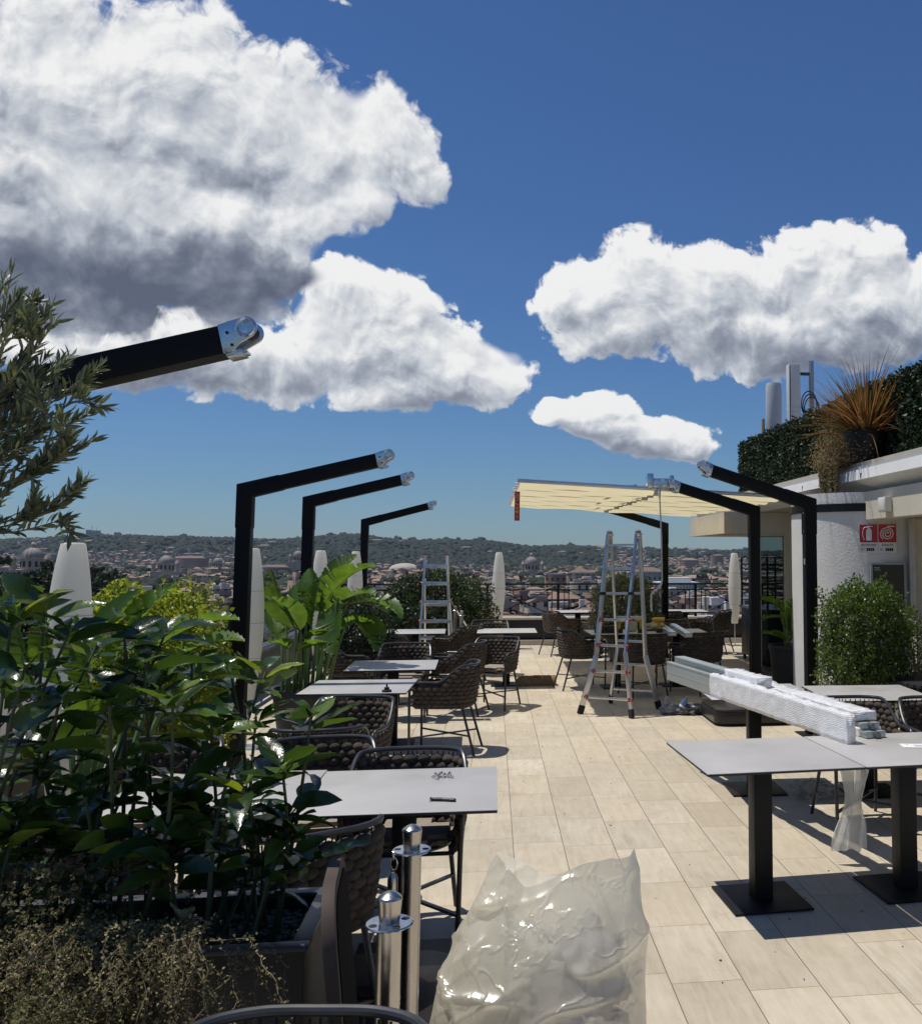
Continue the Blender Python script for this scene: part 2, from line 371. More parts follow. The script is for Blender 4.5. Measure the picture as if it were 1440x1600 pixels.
# ---------------------------------------------------------------- terrace
mb = MB(); mb.box(-3.2, 9, -6, 19.9, -.35, 0); struct(mb.build('terrace_floor', M_tile, smooth=False))
t = thing('parapet_wall', 'low dark panelled parapet with cream coping below the far railing', 'parapet', (0, 19.6, 0))
MB().box(-3.4, 9, .06, .40, 0, .5).build('wall', M_darkp, t, bevel=.006)
MB().box(-3.4, 9, -.02, .46, .5, .545).build('coping', M_beige, t, bevel=.01)
MB().box(-3.4, 9, -.10, .055, 0, .10).build('plinth', M_beige, t, bevel=.008)
pm = MB()
for i in range(10): pm.box(-3.2+i*1.21, -3.2+i*1.21+1.17, .03, .058, .13, .475)
pm.build('panel', M_darkp, t, bevel=.006)
t = thing('parapet_wall', 'low dark parapet running along the left side of the terrace', 'parapet', (-3.05, 0, 0))
MB().box(-.2, 0.0, -2, 19.5, 0, .5).build('wall', M_darkp, t, bevel=.006)
MB().box(-.25, .05, -2, 19.5, .5, .53).build('coping', M_darkp, t, bevel=.01)
def railing(p0, p1, label, z0=.56, h=.66, bay=1.42):
    p0 = Vector(p0); p1 = Vector(p1); L = (p1-p0).length; n = max(1, round(L/bay)); ang = math.atan2(p1.y-p0.y, p1.x-p0.x)
    t = thing('railing', label, 'railing', (p0.x, p0.y, 0), ang); bw = L/n; z1 = z0+h
    MB().bar((0, 0, z1), (L, 0, z1), .05, .032).build('handrail', M_black, t, bevel=.006)
    MB().bar((0, 0, z1-.12), (L, 0, z1-.12), .026, .024).build('upper_rail', M_black, t)
    MB().bar((0, 0, z0+.05), (L, 0, z0+.05), .026, .024).build('lower_rail', M_black, t)
    for i in range(n+1): MB().box(i*bw-.025, i*bw+.025, -.025, .025, z0-.03, z1-.016).build('post', M_black, t)
    for i in range(n):
        x = i*bw; g_ = bw/2-.30
        for s in (.13, .22, bw-.22, bw-.13): MB().box(x+s-.009, x+s+.009, -.009, .009, z0+.05, z1-.12).build('baluster', M_black, t)
        q = MB(); a = x+.22; b = x+bw-.22; za = z0+.058; zb = z1-.128
        q.bar((a, 0, za), (b, 0, zb), .016, .016); q.bar((a, .017, zb), (b, .017, za), .016, .016)
        q.tube([(x+bw/2+.06*math.cos(k*TAU/16), -.012, (za+zb)/2+.06*math.sin(k*TAU/16)) for k in range(17)], .006, 6, False); q.build('cross_brace', M_black, t)
    return t
railing((-3.0, 19.78, 0), (8.6, 19.78, 0), 'long black iron railing with crossed braces along the far end')
railing((-3.15, 2.0, 0), (-3.15, 19.6, 0), 'black iron railing along the left edge behind the lamps')

# ---------------------------------------------------------------- building on the right
XF = 3.9
b_ = thing('roof_pavilion', 'cream rooftop pavilion with deep white eaves and a round plaster drum', 'building', (0, 0, 0))
FY0, FY1 = 1.0, 18.4
def exy(prof, y0, y1, cut=0):                        # extrude an xz profile along y
    M = Matrix(((1, 0, 0, 0), (0, 0, 1, 0), (0, 1, 0, 0), (0, 0, 0, 1))); mb = MB(); mb.prism(prof, y0, y1, M); return mb
exy([(XF, 2.63), (XF+.02, 2.745), (XF+.05, 2.745), (XF+.28, 2.515), (XF+.25, 2.50)], FY0, FY1).build('fascia', M_white, b_, smooth=False)
exy([(XF+.06, 2.752), (XF+.06, 2.785), (XF+.10, 2.785), (XF+.10, 2.752)], FY0, FY1-.01).build('gutter', mat('grey_gutter', (.42, .42, .41), .5), b_, smooth=False)
exy([(XF+.11, 2.75), (XF+.11, 2.84), (6.5, 2.84), (6.5, 2.75)], FY0, FY1-.03).build('roof_edge', M_beige, b_, smooth=False)
MB().box(XF+.255, 9, FY0, FY1, 2.502, 2.60).build('soffit', M_cream, b_, smooth=False)
MB().box(3.98, 4.20, FY0, 9.88, 2.20, 2.50).build('beam', M_cream, b_, smooth=False)
MB().box(3.978, 3.982, 8.30, 8.306, 2.21, 2.49).build('beam_joint', mat('joint_dark', (.1, .1, .1), .8), b_)
MB().box(4.415, 5.3, 9.50, 9.60, 0, 2.2).build('door_panel', M_cream, b_, smooth=False); MB().box(4.385, 4.413, 9.47, 9.60, 0, 2.2).build('door_frame', M_beige, b_, bevel=.004)
for i in range(9): MB().box(XF-.001, XF+.012, FY0+.9+i*1.95, FY0+.903+i*1.95, 2.634, 2.70).build('fascia_joint', mat('joint_dark', (.1, .1, .1), .8), b_)
DC = Vector((4.36, 10.6, 0)); DR = .90
dm = MB(); dm.lathe([(DR, 0), (DR, 2.5)], 96, DC, cap=False); dm.build('drum_wall', M_plaster, b_)
dm = MB(); dm.lathe([(DR+.004, 2.29), (DR+.022, 2.292), (DR+.022, 2.378), (DR+.004, 2.38)], 96, DC, cap=False); dm.build('drum_band', M_black, b_)
MB().box(5.05, 9, 8.6, 8.85, 0, 2.5).build('rear_wall', M_cream, b_, smooth=False)
# recessed glazing at the far side
gz = 14.6
M_glass = bpy.data.materials.new('window_glass'); M_glass.use_nodes = True
n_ = NT(M_glass.node_tree); bb = M_glass.node_tree.nodes['Principled BSDF']; bb.inputs['Base Color'].default_value = (.02, .025, .025, 1); bb.inputs['Roughness'].default_value = .02
tr = n_.n('ShaderNodeBsdfTransparent'); tr.inputs[0].default_value = (.62, .68, .66, 1); mx = n_.n('ShaderNodeMixShader')
fr = n_.n('ShaderNodeFresnel'); fr.inputs[0].default_value = 1.5; n_.l(n_.mr(fr.outputs[0], 0, 1, .22, 1), mx.inputs[0])
n_.l(tr.outputs[0], mx.inputs[1]); n_.l(bb.outputs[0], mx.inputs[2]); n_.l(mx.outputs[0], M_glass.node_tree.nodes['Material Output'].inputs[0])
xa, xb = at(1188, 900, gz).x, at(1224, 900, gz).x
wf = MB().box(xa-.06, xa, gz-.03, gz+.03, 0, 2.2).box(xb, xb+.12, gz-.05, gz+.05, 0, 2.2).box(xa, xb, gz-.03, gz+.03, 2.12, 2.2).box(xa, xb, gz-.03, gz+.03, 0, .06).build('glazed_door', M_cream, b_, bevel=.004)
MB().box(xa, xb, gz-.006, gz+.006, .06, 2.12).build('pane', M_glass, wf)
MB().box(xb+.12, 9, gz-.05, gz+.1, 0, 2.5).build('side_wall', M_cream, b_, smooth=False)
MB().box(xa-.6, 9, gz-.06, 17.2, 2.16, 2.497).build('lintel', M_cream, b_, smooth=False)
MB().box(xa-.1, 5.0, 12.2, gz-.2, 0, .10).build('threshold', M_darkp, b_, bevel=.01)

# signs on the drum
def on_drum(px, py, off=.0):
    d = ray(px, py); o = Vector((0, 0, CAMH)); A = d.x**2+d.y**2; B = -2*(d.x*DC.x+d.y*DC.y); Cc = DC.x**2+DC.y**2-(DR+off)**2
    s = (-B-math.sqrt(max(0, B*B-4*A*Cc)))/(2*A); p = o+d*s; a = math.atan2(p.y-DC.y, p.x-DC.x); return p, a
def sign(pxc, pyc, label, word, draw):
    p, a = on_drum(pxc, pyc); p = DC+Vector((math.cos(a), math.sin(a), 0))*(DR+.012); p.z = on_drum(pxc, pyc)[0].z
    t = thing('safety_sign', label, 'sign', p, a+PI/2)
    MB().box(-.0975, .0975, -.003, .004, -.155, .155).build('plate', mat('sign_white', (.70, .70, .67), .5), t, bevel=.001)
    MB().box(-.094, .094, -.005, -.0035, -.045, .150).build('red_field', mat('sign_red', (.42, .015, .02), .5), t)
    wm = mat('sign_white', (.70, .70, .67), .5); im = MB(); draw(im); im.build('pictogram', wm, t, smooth=False)
    bk = mat('sign_ink', (.02, .02, .02), .6)
    text_mesh(word, .031, bk, t, (0, -.0045, -.075), (PI/2, 0, 0)); text_mesh('N°' if word[0] == 'E' else 'N.', .034, bk, t, (-.062, -.0045, -.122), (PI/2, 0, 0))
    q = MB()
    for k in range(4): q.box(-.022+k*.021, -.022+k*.021+.017, -.0055, -.004, -.138, -.106)
    q.build('number', bk, t); return t
def ext(im):
    im.lathe([(.0, -.025), (.030, -.025), (.030, .075), (.022, .098), (.010, .105), (.010, .12), (0, .12)], 20, (.005, -.0065, 0), sy=.05)
    im.bar((-.01, -.0068, .128), (.045, -.0068, .128), .004, .010); im.tube(spline([(-.0, -.007, .12), (-.045, -.007, .11), (-.06, -.007, .05), (-.045, -.007, -.02)], 6), .004, 6)
def hose(im):
    pts = [(.0+(.012+.0105*k/6*1.0)*math.cos(k*TAU/14), -.0068, .048+(.012+.0105*k/6)*math.sin(k*TAU/14)) for k in range(0, 38)]
    im.tube(pts, .006, 6); im.bar((.0, -.007, .128), (.075, -.007, .128), .004, .012)
sign(1356.5, 841, 'red and white wall sign with fire extinguisher pictogram above the word ESTINTORE', 'ESTINTORE', ext)
sign(1385.5, 841, 'red and white wall sign with coiled hose pictogram above the word IDRANTE', 'IDRANTE', hose)
p, a = on_drum(1387, 919); p = DC+Vector((math.cos(a), math.sin(a), 0))*(DR+.02)+Vector((0, 0, p.z))
t = thing('menu_case', 'grey framed glass menu case mounted on the round plaster wall', 'display case', p, a+PI/2)
MB().box(-.17, .17, -.012, .012, -.27, .27).build('backing', mat('case_dark', (.016, .014, .008), .35), t)
q = MB()
for bx in ((-.19, .19, .25, .275), (-.19, .19, -.275, -.25), (-.19, -.165, -.25, .25), (.165, .19, -.25, .25)): q.box(bx[0], bx[1], -.02, .012, bx[2], bx[3])
q.build('frame', mat('case_grey', (.33, .33, .32), .4), t, bevel=.002)
wt = mat('sign_white', (.7, .7, .7)); text_mesh('MENU', .022, wt, t, (-.12, -.0135, .215), (PI/2, 0, 0)); text_mesh('TERRAZZA', .014, wt, t, (-.115, -.0135, .193), (PI/2, 0, 0))
p = at(1395, 790, 8.2); t = thing('emergency_light', 'small cream emergency light box fixed to the beam under the eaves', 'light', (3.955, 9.16, 2.33))
MB().box(-.055, .018, -.09, .09, -.075, .075).build('housing', mat('light_housing', (.66, .63, .54), .5), t, bevel=.006)
MB().box(-.06, -.056, -.075, .075, -.06, .06).build('lens', mat('frosted_lens', (.72, .70, .62), .25), t, bevel=.002)

# hedge screen on the roof
def leafbox(n, x0, x1, y0, y1, z0, z1, L, seed, out=(-1, 0, 0)):
    r = np.random.default_rng(seed); P = r.uniform((x0, y0, z0), (x1, y1, z1), (n, 3)); nn_ = np.array([mnoise.noise(Vector((p[1]*2.6, p[2]*3.4, seed)))+.5*mnoise.noise(Vector((p[1]*7, p[2]*8, seed))) for p in P]); P[:, 0] -= .05*nn_*(out[0] != 0); P[:, 2] += .05*nn_*(P[:, 2] > z1-.12); D = unit(rdir(n, r)+np.array(out)*.5)
    Nn = rdir(n, r); return leafmesh(P, D, Nn, r.uniform(.6, 1.2, n)*L, r.uniform(.6, 1.1, n)*L*.36, 1, .3, .15)
M_ivy = mat('hedge_leaves', (.014, .033, .016), .55, island=.85, trans=.12, spec=.4)
t = thing('hedge_screen', 'dark green artificial ivy hedge standing on the roof edge', 'hedge', (0, 0, 0))
MB().box(4.40, 4.52, 4.5, 16.2, 2.845, 3.74).build('backing', mat('hedge_backing', (.006, .012, .007), .9), t)
V1, F1 = leafbox(62000, 4.30, 4.43, 4.5, 16.25, 2.85, 3.80, .052, 3)
V2, F2 = leafbox(5000, 4.30, 4.60, 16.1, 16.32, 2.85, 3.80, .052, 4, (0, 1, 0))
npmesh('leaves', np.vstack([V1, V2]), np.vstack([F1, F2+len(V1)]), M_ivy, t)
# pot with dry plant on the roof
rp = at(1347, 700, 10.6); px_ = 4.15
t = thing('roof_pot_plant', 'orange brown spiky grass plant in a black pot on the roof edge', 'potted plant', (4.16, 10.12, 2.84))
MB().lathe([(.0, 0), (.17, 0), (.235, .30), (.25, .30), (.25, .36), (.225, .36), (.22, .33), (0, .33)], 32).build('pot', M_black, t)
r = np.random.default_rng(5); n = 620; ang = r.uniform(0, TAU, n); el = np.clip(r.normal(.50, .34, n), .03, 1.45)
D = np.stack([np.cos(ang)*np.sin(el), np.sin(ang)*np.sin(el), np.cos(el)], 1); P = np.stack([np.cos(ang)*.09, np.sin(ang)*.09, np.full(n, .31)], 1)
Nn = np.stack([-np.cos(ang)*np.cos(el), -np.sin(ang)*np.cos(el), np.sin(el)], 1)
V1, F1 = leafmesh(P, D, Nn, r.uniform(.45, 1.0, n), .009, 8, .35, r.uniform(0, .9, n)**1.5, .45)
npmesh('blades', V1, F1, mat('dry_orange_blades', (.19, .105, .045), .65, island=.9, trans=.25), t)
t = thing('dried_trailing_plant', 'withered straw coloured plant trailing over the roof edge beside the spiky grass', 'plant', (4.05, 10.30, 2.86))
r = np.random.default_rng(6); n = 22000; u = r.normal(size=(n, 3)); P = np.stack([u[:, 0]*.10-.04, u[:, 1]*.26+.28, np.abs(u[:, 2])*.21], 1)
hang = r.random(n) < .42; st = r.integers(0, 26, n); sx = np.random.default_rng(9).uniform(-.12, .40, 26)
P[hang, 0] = -.235+r.normal(size=hang.sum())*.012; P[hang, 1] = sx[st[hang]]+r.normal(size=hang.sum())*.012; ln = np.random.default_rng(11).uniform(.08, .38, 26); P[hang, 2] = -r.random(hang.sum())*ln[st[hang]]+.0
mid = r.random(n) < .2; P[mid, 0] = r.uniform(-.24, 0, mid.sum()); P[mid, 1] = r.uniform(-.1, .42, mid.sum()); P[mid, 2] = r.random(mid.sum())*.08-.02
V1, F1 = leafmesh(P, rdir(n, r), rdir(n, r), .026, .006, 1, .2, .2)
npmesh('foliage', V1, F1, mat('straw_leaves', (.27, .21, .125), .85, island=.5, trans=.2), t)
# antennas behind the hedge
t = thing('cell_antenna', 'tall pale grey rounded panel antenna behind the far end of the hedge', 'antenna', (4.80, 15.8, 2.84))
MB().lathe([(.0, .55), (.12, .55), (.14, .58), (.14, 1.9), (.12, 1.97), (0, 1.98)], 28, sx=1, sy=.8).build('radome', mat('antenna_grey', (.46, .49, .52), .5, var=.06), t)
MB().tube([(-.17, .08, 0), (-.17, .08, 1.35)], .03, 10).build('pole', mat('ochre_pole', (.35, .25, .08), .6), t)
MB().bar((-.17, .08, .9), (.3, .08, .9), .03, .03).build('bracket', M_black, t)
t = thing('cell_antenna', 'slim white box antenna with cable loops clamped on a round mast', 'antenna', (4.86, 14.9, 2.84))
MB().box(-.10, .10, -.09, .07, .85, 2.12).build('radome', mat('antenna_pale', (.55, .57, .58), .45, var=.05), t, bevel=.02)
MB().box(-.085, -.075, -.095, -.089, .9, 2.08).build('seam', M_frame, t)
MB().tube([(.33, .05, 0), (.33, .05, 2.2)], .045, 14).build('mast', mat('galvanised_mast', (.32, .36, .40), .4, .5), t)
MB().bar((.07, .05, 1.98), (.37, .05, 1.98), .05, .05).build('clamp', M_frame, t, bevel=.006); MB().bar((.07, .05, 1.1), (.46, .05, 1.1), .05, .05).build('clamp', M_frame, t, bevel=.006)
q = MB()
for k in range(3): q.tube([(.24+.13*math.cos(a)+.02*k, -.08-.01*k, 1.45-.05*k+.22*math.sin(a)) for a in np.linspace(0, TAU, 22)], .010, 6, False)
q.tube(spline([(.3, -.03, 1.2), (.34, -.04, .9), (.4, 0, .6)], 6), .010, 6); q.build('cable', M_rubber, t)
MB().tube([(0, 0, 0), (0, 0, .86)], .04, 12).build('pole', M_black, t)
t = thing('equipment_box', 'small white ribbed equipment box on a stand behind the hedge', 'equipment box', (5.45, 14.9, 2.84))
q = MB().box(0, .36, -.1, .1, .72, 1.16)
for k in range(7): q.box(.03+k*.045, .045+k*.045, -.112, -.1, .76, 1.12)
q.build('casing', mat('box_white', (.5, .52, .54), .5), t, bevel=.004); MB().tube([(.25, 0, 1.15), (.25, 0, 1.25)], .02, 8).tube([(.18, 0, 0), (.18, 0, .73)], .04, 10).build('stand', M_alu, t)
# ---------------------------------------------------------------- awning posts
def awning_post(x, Y, zc, sgn, L, deg, label, w=.118, loc_group='awning posts with silver arm ends'):
    t = thing('awning_post', label, 'post', (x, Y, 0), 0, loc_group); a = R_(deg); s = sgn; h = w/2
    def pr(poly, y0, y1, nm, m, bev=.004, par=None):
        M = Matrix(((s, 0, 0, 0), (0, 0, 1, 0), (0, 1, 0, 0), (0, 0, 0, 1))); return MB().prism(poly, y0, y1, M)
    c, sn = math.cos(a), math.sin(a); tz = zc
    # poly in (x outward along arm, z); post outer face x=-h, corner top at z=tz
    inner_top = tz - w/c + 0.0
    def fixn(mb):                                   # mirrored prisms need their normals turned
        if s < 0: mb.f = [f[::-1] for f in mb.f]
        return mb
    top0 = (-h, tz); bi = (h, tz+w*math.tan(a)-w/c)
    def arm(d, off): return (-h+d*c+off*sn, tz+d*sn-off*c)
    fixn(pr([(-h, .012), (h, .012), (h, bi[1]), top0], -h, h, 0, 0)).build('post', M_post, t, bevel=.004)
    fixn(pr([top0, bi, arm(L, w), arm(L, 0)], -h, h, 0, 0)).build('arm', M_post, t, bevel=.004)
    k = .004; q = fixn(pr([(-h-k, tz-.36), (-h-k, tz+k), arm(.34, -k), arm(.34, w+k), (h+k, bi[1]-k*1.5), (h+k, tz-.36)], -h-k, h+k, 0, 0)); q.build('elbow_sleeve', M_post, t, bevel=.003)
    MB().box(-.14, .14, -.14, .14, 0, .012).build('base_plate', M_post, t, bevel=.003)
    q = MB()
    for zz in (tz-.12, tz-.30): q.lathe([(0, 0), (.006, 0), (.006, .004), (0, .004)], 8, (0, 0, 0)); 
    # cast end bracket: body, cheeks, wheel
    A = Vector((s*arm(L, w/2)[0], 0, arm(L, w/2)[1])); dx = Vector((s*c, 0, sn)); dz = Vector((-s*sn, 0, c)); BS = .86
    M = Matrix((dx, Vector((0, 1, 0)), dz)).transposed().to_4x4(); M.translation = A
    MX = M@Matrix(((1, 0, 0, 0), (0, 0, 1, 0), (0, 1, 0, 0), (0, 0, 0, 1)))
    poly = [(-.012, -h*1.02), (-.008, h*1.03), (.040, h*1.14)]+[(.096+.046*math.cos(v), h*.46+.046*math.sin(v)) for v in np.linspace(1.25, -1.35, 12)]+[(.062, -h*.55), (.03, -h*.98)]; poly = poly[::-1]
    br = thing('end_bracket', '', '', (0, 0, 0)); 
    bpy.data.objects.remove(br)
    br = MB().prism(poly, -h-.006, -h+.006, MX).prism(poly, h-.006, h+.006, MX).box(-.006, .06, -h+.006, h-.006, -h*1.25, -h*.9, M).box(.055, .075, -h*.5, h*.5, -h*1.2, -h*1.0, M).build('end_bracket', M_castalu, t, bevel=.003)
    cxw, czw = .096, h*.46
    for yy in (-h-.010, h-.004):
        q = MB()
        ring = [M@Vector((cxw+  .034*math.cos(v), yy+.007, czw+.034*math.sin(v))) for v in np.linspace(0, TAU, 25)]; q.tube(ring, .0085, 8, False)
        for k_ in range(4):
            v = k_*PI/2+.5; q.bar(M@Vector((cxw, yy+.007, czw)), M@Vector((cxw+.034*math.cos(v), yy+.007, czw+.034*math.sin(v))), .012, .007, (0, 1, 0))
        q.tube([M@Vector((cxw, yy, czw)), M@Vector((cxw, yy+.014, czw))], .012, 12); q.build('wheel', M_castalu, br)
    MB().tube([M@Vector((cxw, -h+.008, czw)), M@Vector((cxw, h-.008, czw))], .029, 20).build('roller', M_rubber, br)
    for (u_, v_) in ((.022, .02), (.030, -.034)): MB().tube([M@Vector((u_, -h-.010, v_)), M@Vector((u_, -h-.005, v_))], .0065, 10).build('bolt', M_rubber, br)
    return t
# foreground arm D on the left, then A B C; right R1 R2 R3
awning_post(-2.14, 4.06, 2.44, 1, 1.12, 15.4, 'nearest black awning post with its arm rising out of the olive tree')
pA = at(370, 757, 8.25); pB = at(473, 777, 11.0); pC = at(564, 812, 16.6)
awning_post(pA.x+.06, 8.31, pA.z, 1, at(590, 707, 8.25).x-pA.x+.02, 14.2, 'tall black post with angled arm, between the near white lamp and the banana plant')
awning_post(pB.x+.06, 11.06, pB.z, 1, at(628, 738, 11).x-pB.x+.02, 14.4, 'black post with angled arm, second of the left row before the wooded hill')
awning_post(pC.x+.06, 16.66, pC.z, 1, at(670, 782, 16.6).x-pC.x+.02, 15.3, 'farthest and smallest black post of the left row')
q1 = at(1275, 780, 9.4); q2 = at(1187, 792, 10.9); q3 = at(1044, 818, 16.8)
awning_post(q1.x-.06, 9.46, q1.z, -1, q1.x-at(1106, 722, 9.4).x, 17.5, 'black post with bare angled arm in front of the round plaster wall')
r1 = [o for o in COL.objects if o.get('label') == 'black post with bare angled arm in front of the round plaster wall'][0]
MB().box(-.0605, -.0590, -.03, .01, 1.72, 1.78).build('sticker', mat('sticker_grey', (.45, .46, .46), .5), r1)
for zz in (2.25, 2.06): MB().tube([(-.0635, 0, zz), (-.0590, 0, zz)], .007, 10).build('screw', M_chrome, r1)
awning_post(q2.x-.06, 10.96, q2.z, -1, q2.x-at(1058, 752, 10.9).x, 16.4, 'black post whose arm holds up the front of the yellow awning')
awning_post(q3.x-.06, 16.86, q3.z, -1, 1.22, 16, 'black post holding the rear of the yellow awning near the far railing')

# ---------------------------------------------------------------- awning
M_aw = mat('cream_awning_fabric', (.60, .54, .38), .8, var=.05, vscale=3, trans=.55, tcol=(.84, .74, .46), bump=.05, bscale=90)
AWPLEAT = mat('awning_pleat_dim', (.42, .36, .22), .8)  # awning fabric darkened: dimness of the doubled pleats painted into the colour
t = thing('awning', 'pale yellow pleated awning with silver front bar held by black arms', 'awning', (0, 0, 0))
ay0, ay1, ax0, ax1 = 11.12, 16.75, .30, 3.46
def aw(x, y):
    f = (x-ax0)/(ax1-ax0); g_ = (y-ay0)/(ay1-ay0); return 2.665*(1-f)+2.515*f+.045*g_
nr = 12; NX, NY = 26, nr*8; V_ = []; 
for j in range(NY+1):
    y = ay0+(ay1-ay0)*j/NY; fr_ = (j % 8)/8; sag = -.055*math.sin(PI*fr_)**.8
    for i in range(NX+1):
        x = ax0+(ax1-ax0)*i/NX; V_.append((x, y, aw(x, y)+sag*(1+.18*math.sin(x*5+j//8*2.1))+.006*mnoise.noise((x*3, y*3, 0))))
F_ = [(j*(NX+1)+i, j*(NX+1)+i+1, (j+1)*(NX+1)+i+1, (j+1)*(NX+1)+i) for j in range(NY) for i in range(NX)]
npmesh('fabric', V_, F_, M_aw, t)
MB().bar((ax0-.03, ay0-.03, aw(ax0, ay0)+.012), (ax1-.02, ay0-.03, aw(ax1, ay0)+.012), .05, .045).build('front_bar', M_alu, t, bevel=.01)
for j in range(1, nr+1):
    y = ay0+(ay1-ay0)*j/nr; MB().tube([(ax0-.05, y, aw(ax0, y)+.012), (ax1, y, aw(ax1, y)+.012)], .011, 6).build('rib', M_alu, t); MB().bar((ax0+.01, y, aw(ax0, y)-.022), (ax1-.01, y, aw(ax1, y)-.022), .010, .036).build('pleat_shade', AWPLEAT, t)
t2 = thing('awning_carriage', 'silver cast carriage and rail assembly sitting on top of the awning', 'awning hardware', (0, 0, 0))
cxr = at(1030, 750, 11).x
MB().bar((cxr-.03, 11.1, 2.665), (cxr-.03, 16.7, 2.70), .06, .07).build('guide_rail', M_castalu, t2, bevel=.008)
q = MB()
for dx_, ww, z0_, z1_ in ((-.115, .075, 2.60, 2.775), (.14, .055, 2.60, 2.755)): q.box(cxr+dx_-ww/2, cxr+dx_+ww/2, 10.96, 11.10, z0_, z1_)
q.box(cxr-.08, cxr+.12, 11.0, 11.12, 2.61, 2.72); q.build('cast_block', M_castalu, t2, bevel=.012)
q = MB()
for dx_, zz in ((-.05, 2.66), (.03, 2.68), (.0, 2.63), (.09, 2.65)): q.tube([(cxr+dx_, 10.955, zz), (cxr+dx_, 11.02, zz)], .032, 14)
q.build('gear', M_chrome, t2)
for k, yy in enumerate((12.2, 13.6, 15.2)): MB().bar((cxr-.10, yy, 2.70), (cxr-.5+.05*k, yy+.5, 2.68), .03, .07).build('folding_link', M_castalu, t2, bevel=.006)
t3 = thing('crank_pole', 'thin silver crank pole hanging from the awning down behind the ladder', 'crank', (0, 0, 0))
cp = [at(1030, 768, 11.0), at(1033, 840, 11.0), at(1034, 905, 11.0)]
MB().tube(cp, .009, 8).build('shaft', M_alu, t3); MB().tube([cp[0]+Vector((0, 0, .03)), cp[0]+Vector((0, 0, -.07))], .016, 10).build('coupling', M_chrome, t3)
MB().tube(spline([cp[2], at(1031, 916, 11), at(1019, 926, 11), at(1017, 935, 11), at(1017.5, 955, 11)], 6), .012, 8).build('handle', mat('grey_plastic', (.5, .5, .5), .5), t3)
p = at(808, 768, 11.08); t = thing('hanging_tag', 'narrow red banner strip with small emblems hanging from the awning corner', 'tag', p)
MB().box(-.03, .03, -.002, .002, -.34, 0).build('strip', mat('tag_red', (.46, .045, .02), .6), t)
tw = mat('tag_white', (.7, .62, .5), .6); ty = mat('tag_yellow', (.65, .38, .04), .6); q = MB()
q.tube([(.015*math.cos(v), -.003, -.06+.015*math.sin(v)) for v in np.linspace(0, TAU, 13)], .003, 5, False)
q.bar((-.018, -.004, -.115), (.018, -.004, -.09), .003, .006); q.bar((-.018, -.004, -.135), (.018, -.004, -.16), .003, .008); q.bar((-.016, -.004, -.02), (.014, -.004, -.038), .003, .005)
q.bar((-.012, -.004, -.30), (.012, -.004, -.285), .003, .005); q.bar((0, -.004, -.275), (0, -.004, -.32), .003, .005); q.build('emblem', tw, t, smooth=False)
MB().lathe([(0, -.003), (.019, -.003), (.019, 0), (0, 0)], 16).build('disc', ty, t, rot=(PI/2, 0, 0), loc=(0, -.004, -.235))
MB().lathe([(0, -.003), (.014, -.003), (.014, 0), (0, 0)], 16).build('disc', ty, t, rot=(PI/2, 0, 0), loc=(0, -.0035, -.192))

# ---------------------------------------------------------------- floor lamps
def lamp(first, x, y, label, s=1.0, rz=0):
    if first is not None:
        r_ = dup(first, (x, y, 0), rz, label); r_.scale = (s, s, s); return r_
    t = thing('floor_lamp', label, 'floor lamp', (x, y, 0), rz, 'white spindle floor lamps')
    prof = [(0, .44), (.052, .44), (.066, .447)]+[(.066+.062*math.sin(PI*min(1, (k/16)**.9)*.5)**1.2 if k < 8 else 0, .45) for k in range(0)]
    pts = spline([(.064, 0, .447), (.092, 0, .66), (.120, 0, .95), (.128, 0, 1.16), (.118, 0, 1.42), (.092, 0, 1.68), (.066, 0, 1.845), (.058, 0, 1.862), (.045, 0, 1.868), (0, 0, 1.868)], 4)
    MB().lathe([(0, .447)]+[(max(p_.x, 0), p_.z) for p_ in pts], 40).build('shade', M_lamp, t)
    q = MB()
    for zz, rr in ((.83, .109), (1.16, .1282), (1.46, .1155)): q.lathe([(rr+.0012, zz), (rr+.0018, zz+.003), (rr+.0010, zz+.006)], 40, cap=False)
    q.build('seam', mat('lamp_seam', (.56, .56, .53), .5), t)
    MB().tube([(0, 0, .01), (0, 0, .46)], .012, 12).build('stem', M_alu, t); MB().box(-.13, .13, -.13, .13, 0, .012).build('foot_plate', M_alu, t, bevel=.003)
    return reg(t)
L0 = lamp(None, at(779, 900, 18.9).x, 18.9, 'white spindle lamp standing alone before the far railing, left of the ladder')
lamp(L0, at(1147, 900, 18.9).x, 18.9, 'white spindle lamp at far right beside the black bar cabinet')
lamp(L0, at(112, 900, 5.75).x, 5.75, 'largest and nearest white lamp, rising above the big-leaved shrub', 1.0)
lamp(L0, at(393, 900, 9.5).x, 9.5, 'white spindle lamp half hidden behind the tallest black post', 1.0)
lamp(L0, at(500, 900, 13.6).x, 13.6, 'white lamp whose tip shows behind the banana leaves, near the second post')
lamp(L0, at(555, 900, 16.4).x, 16.4, 'small white lamp just left of the farthest left post')

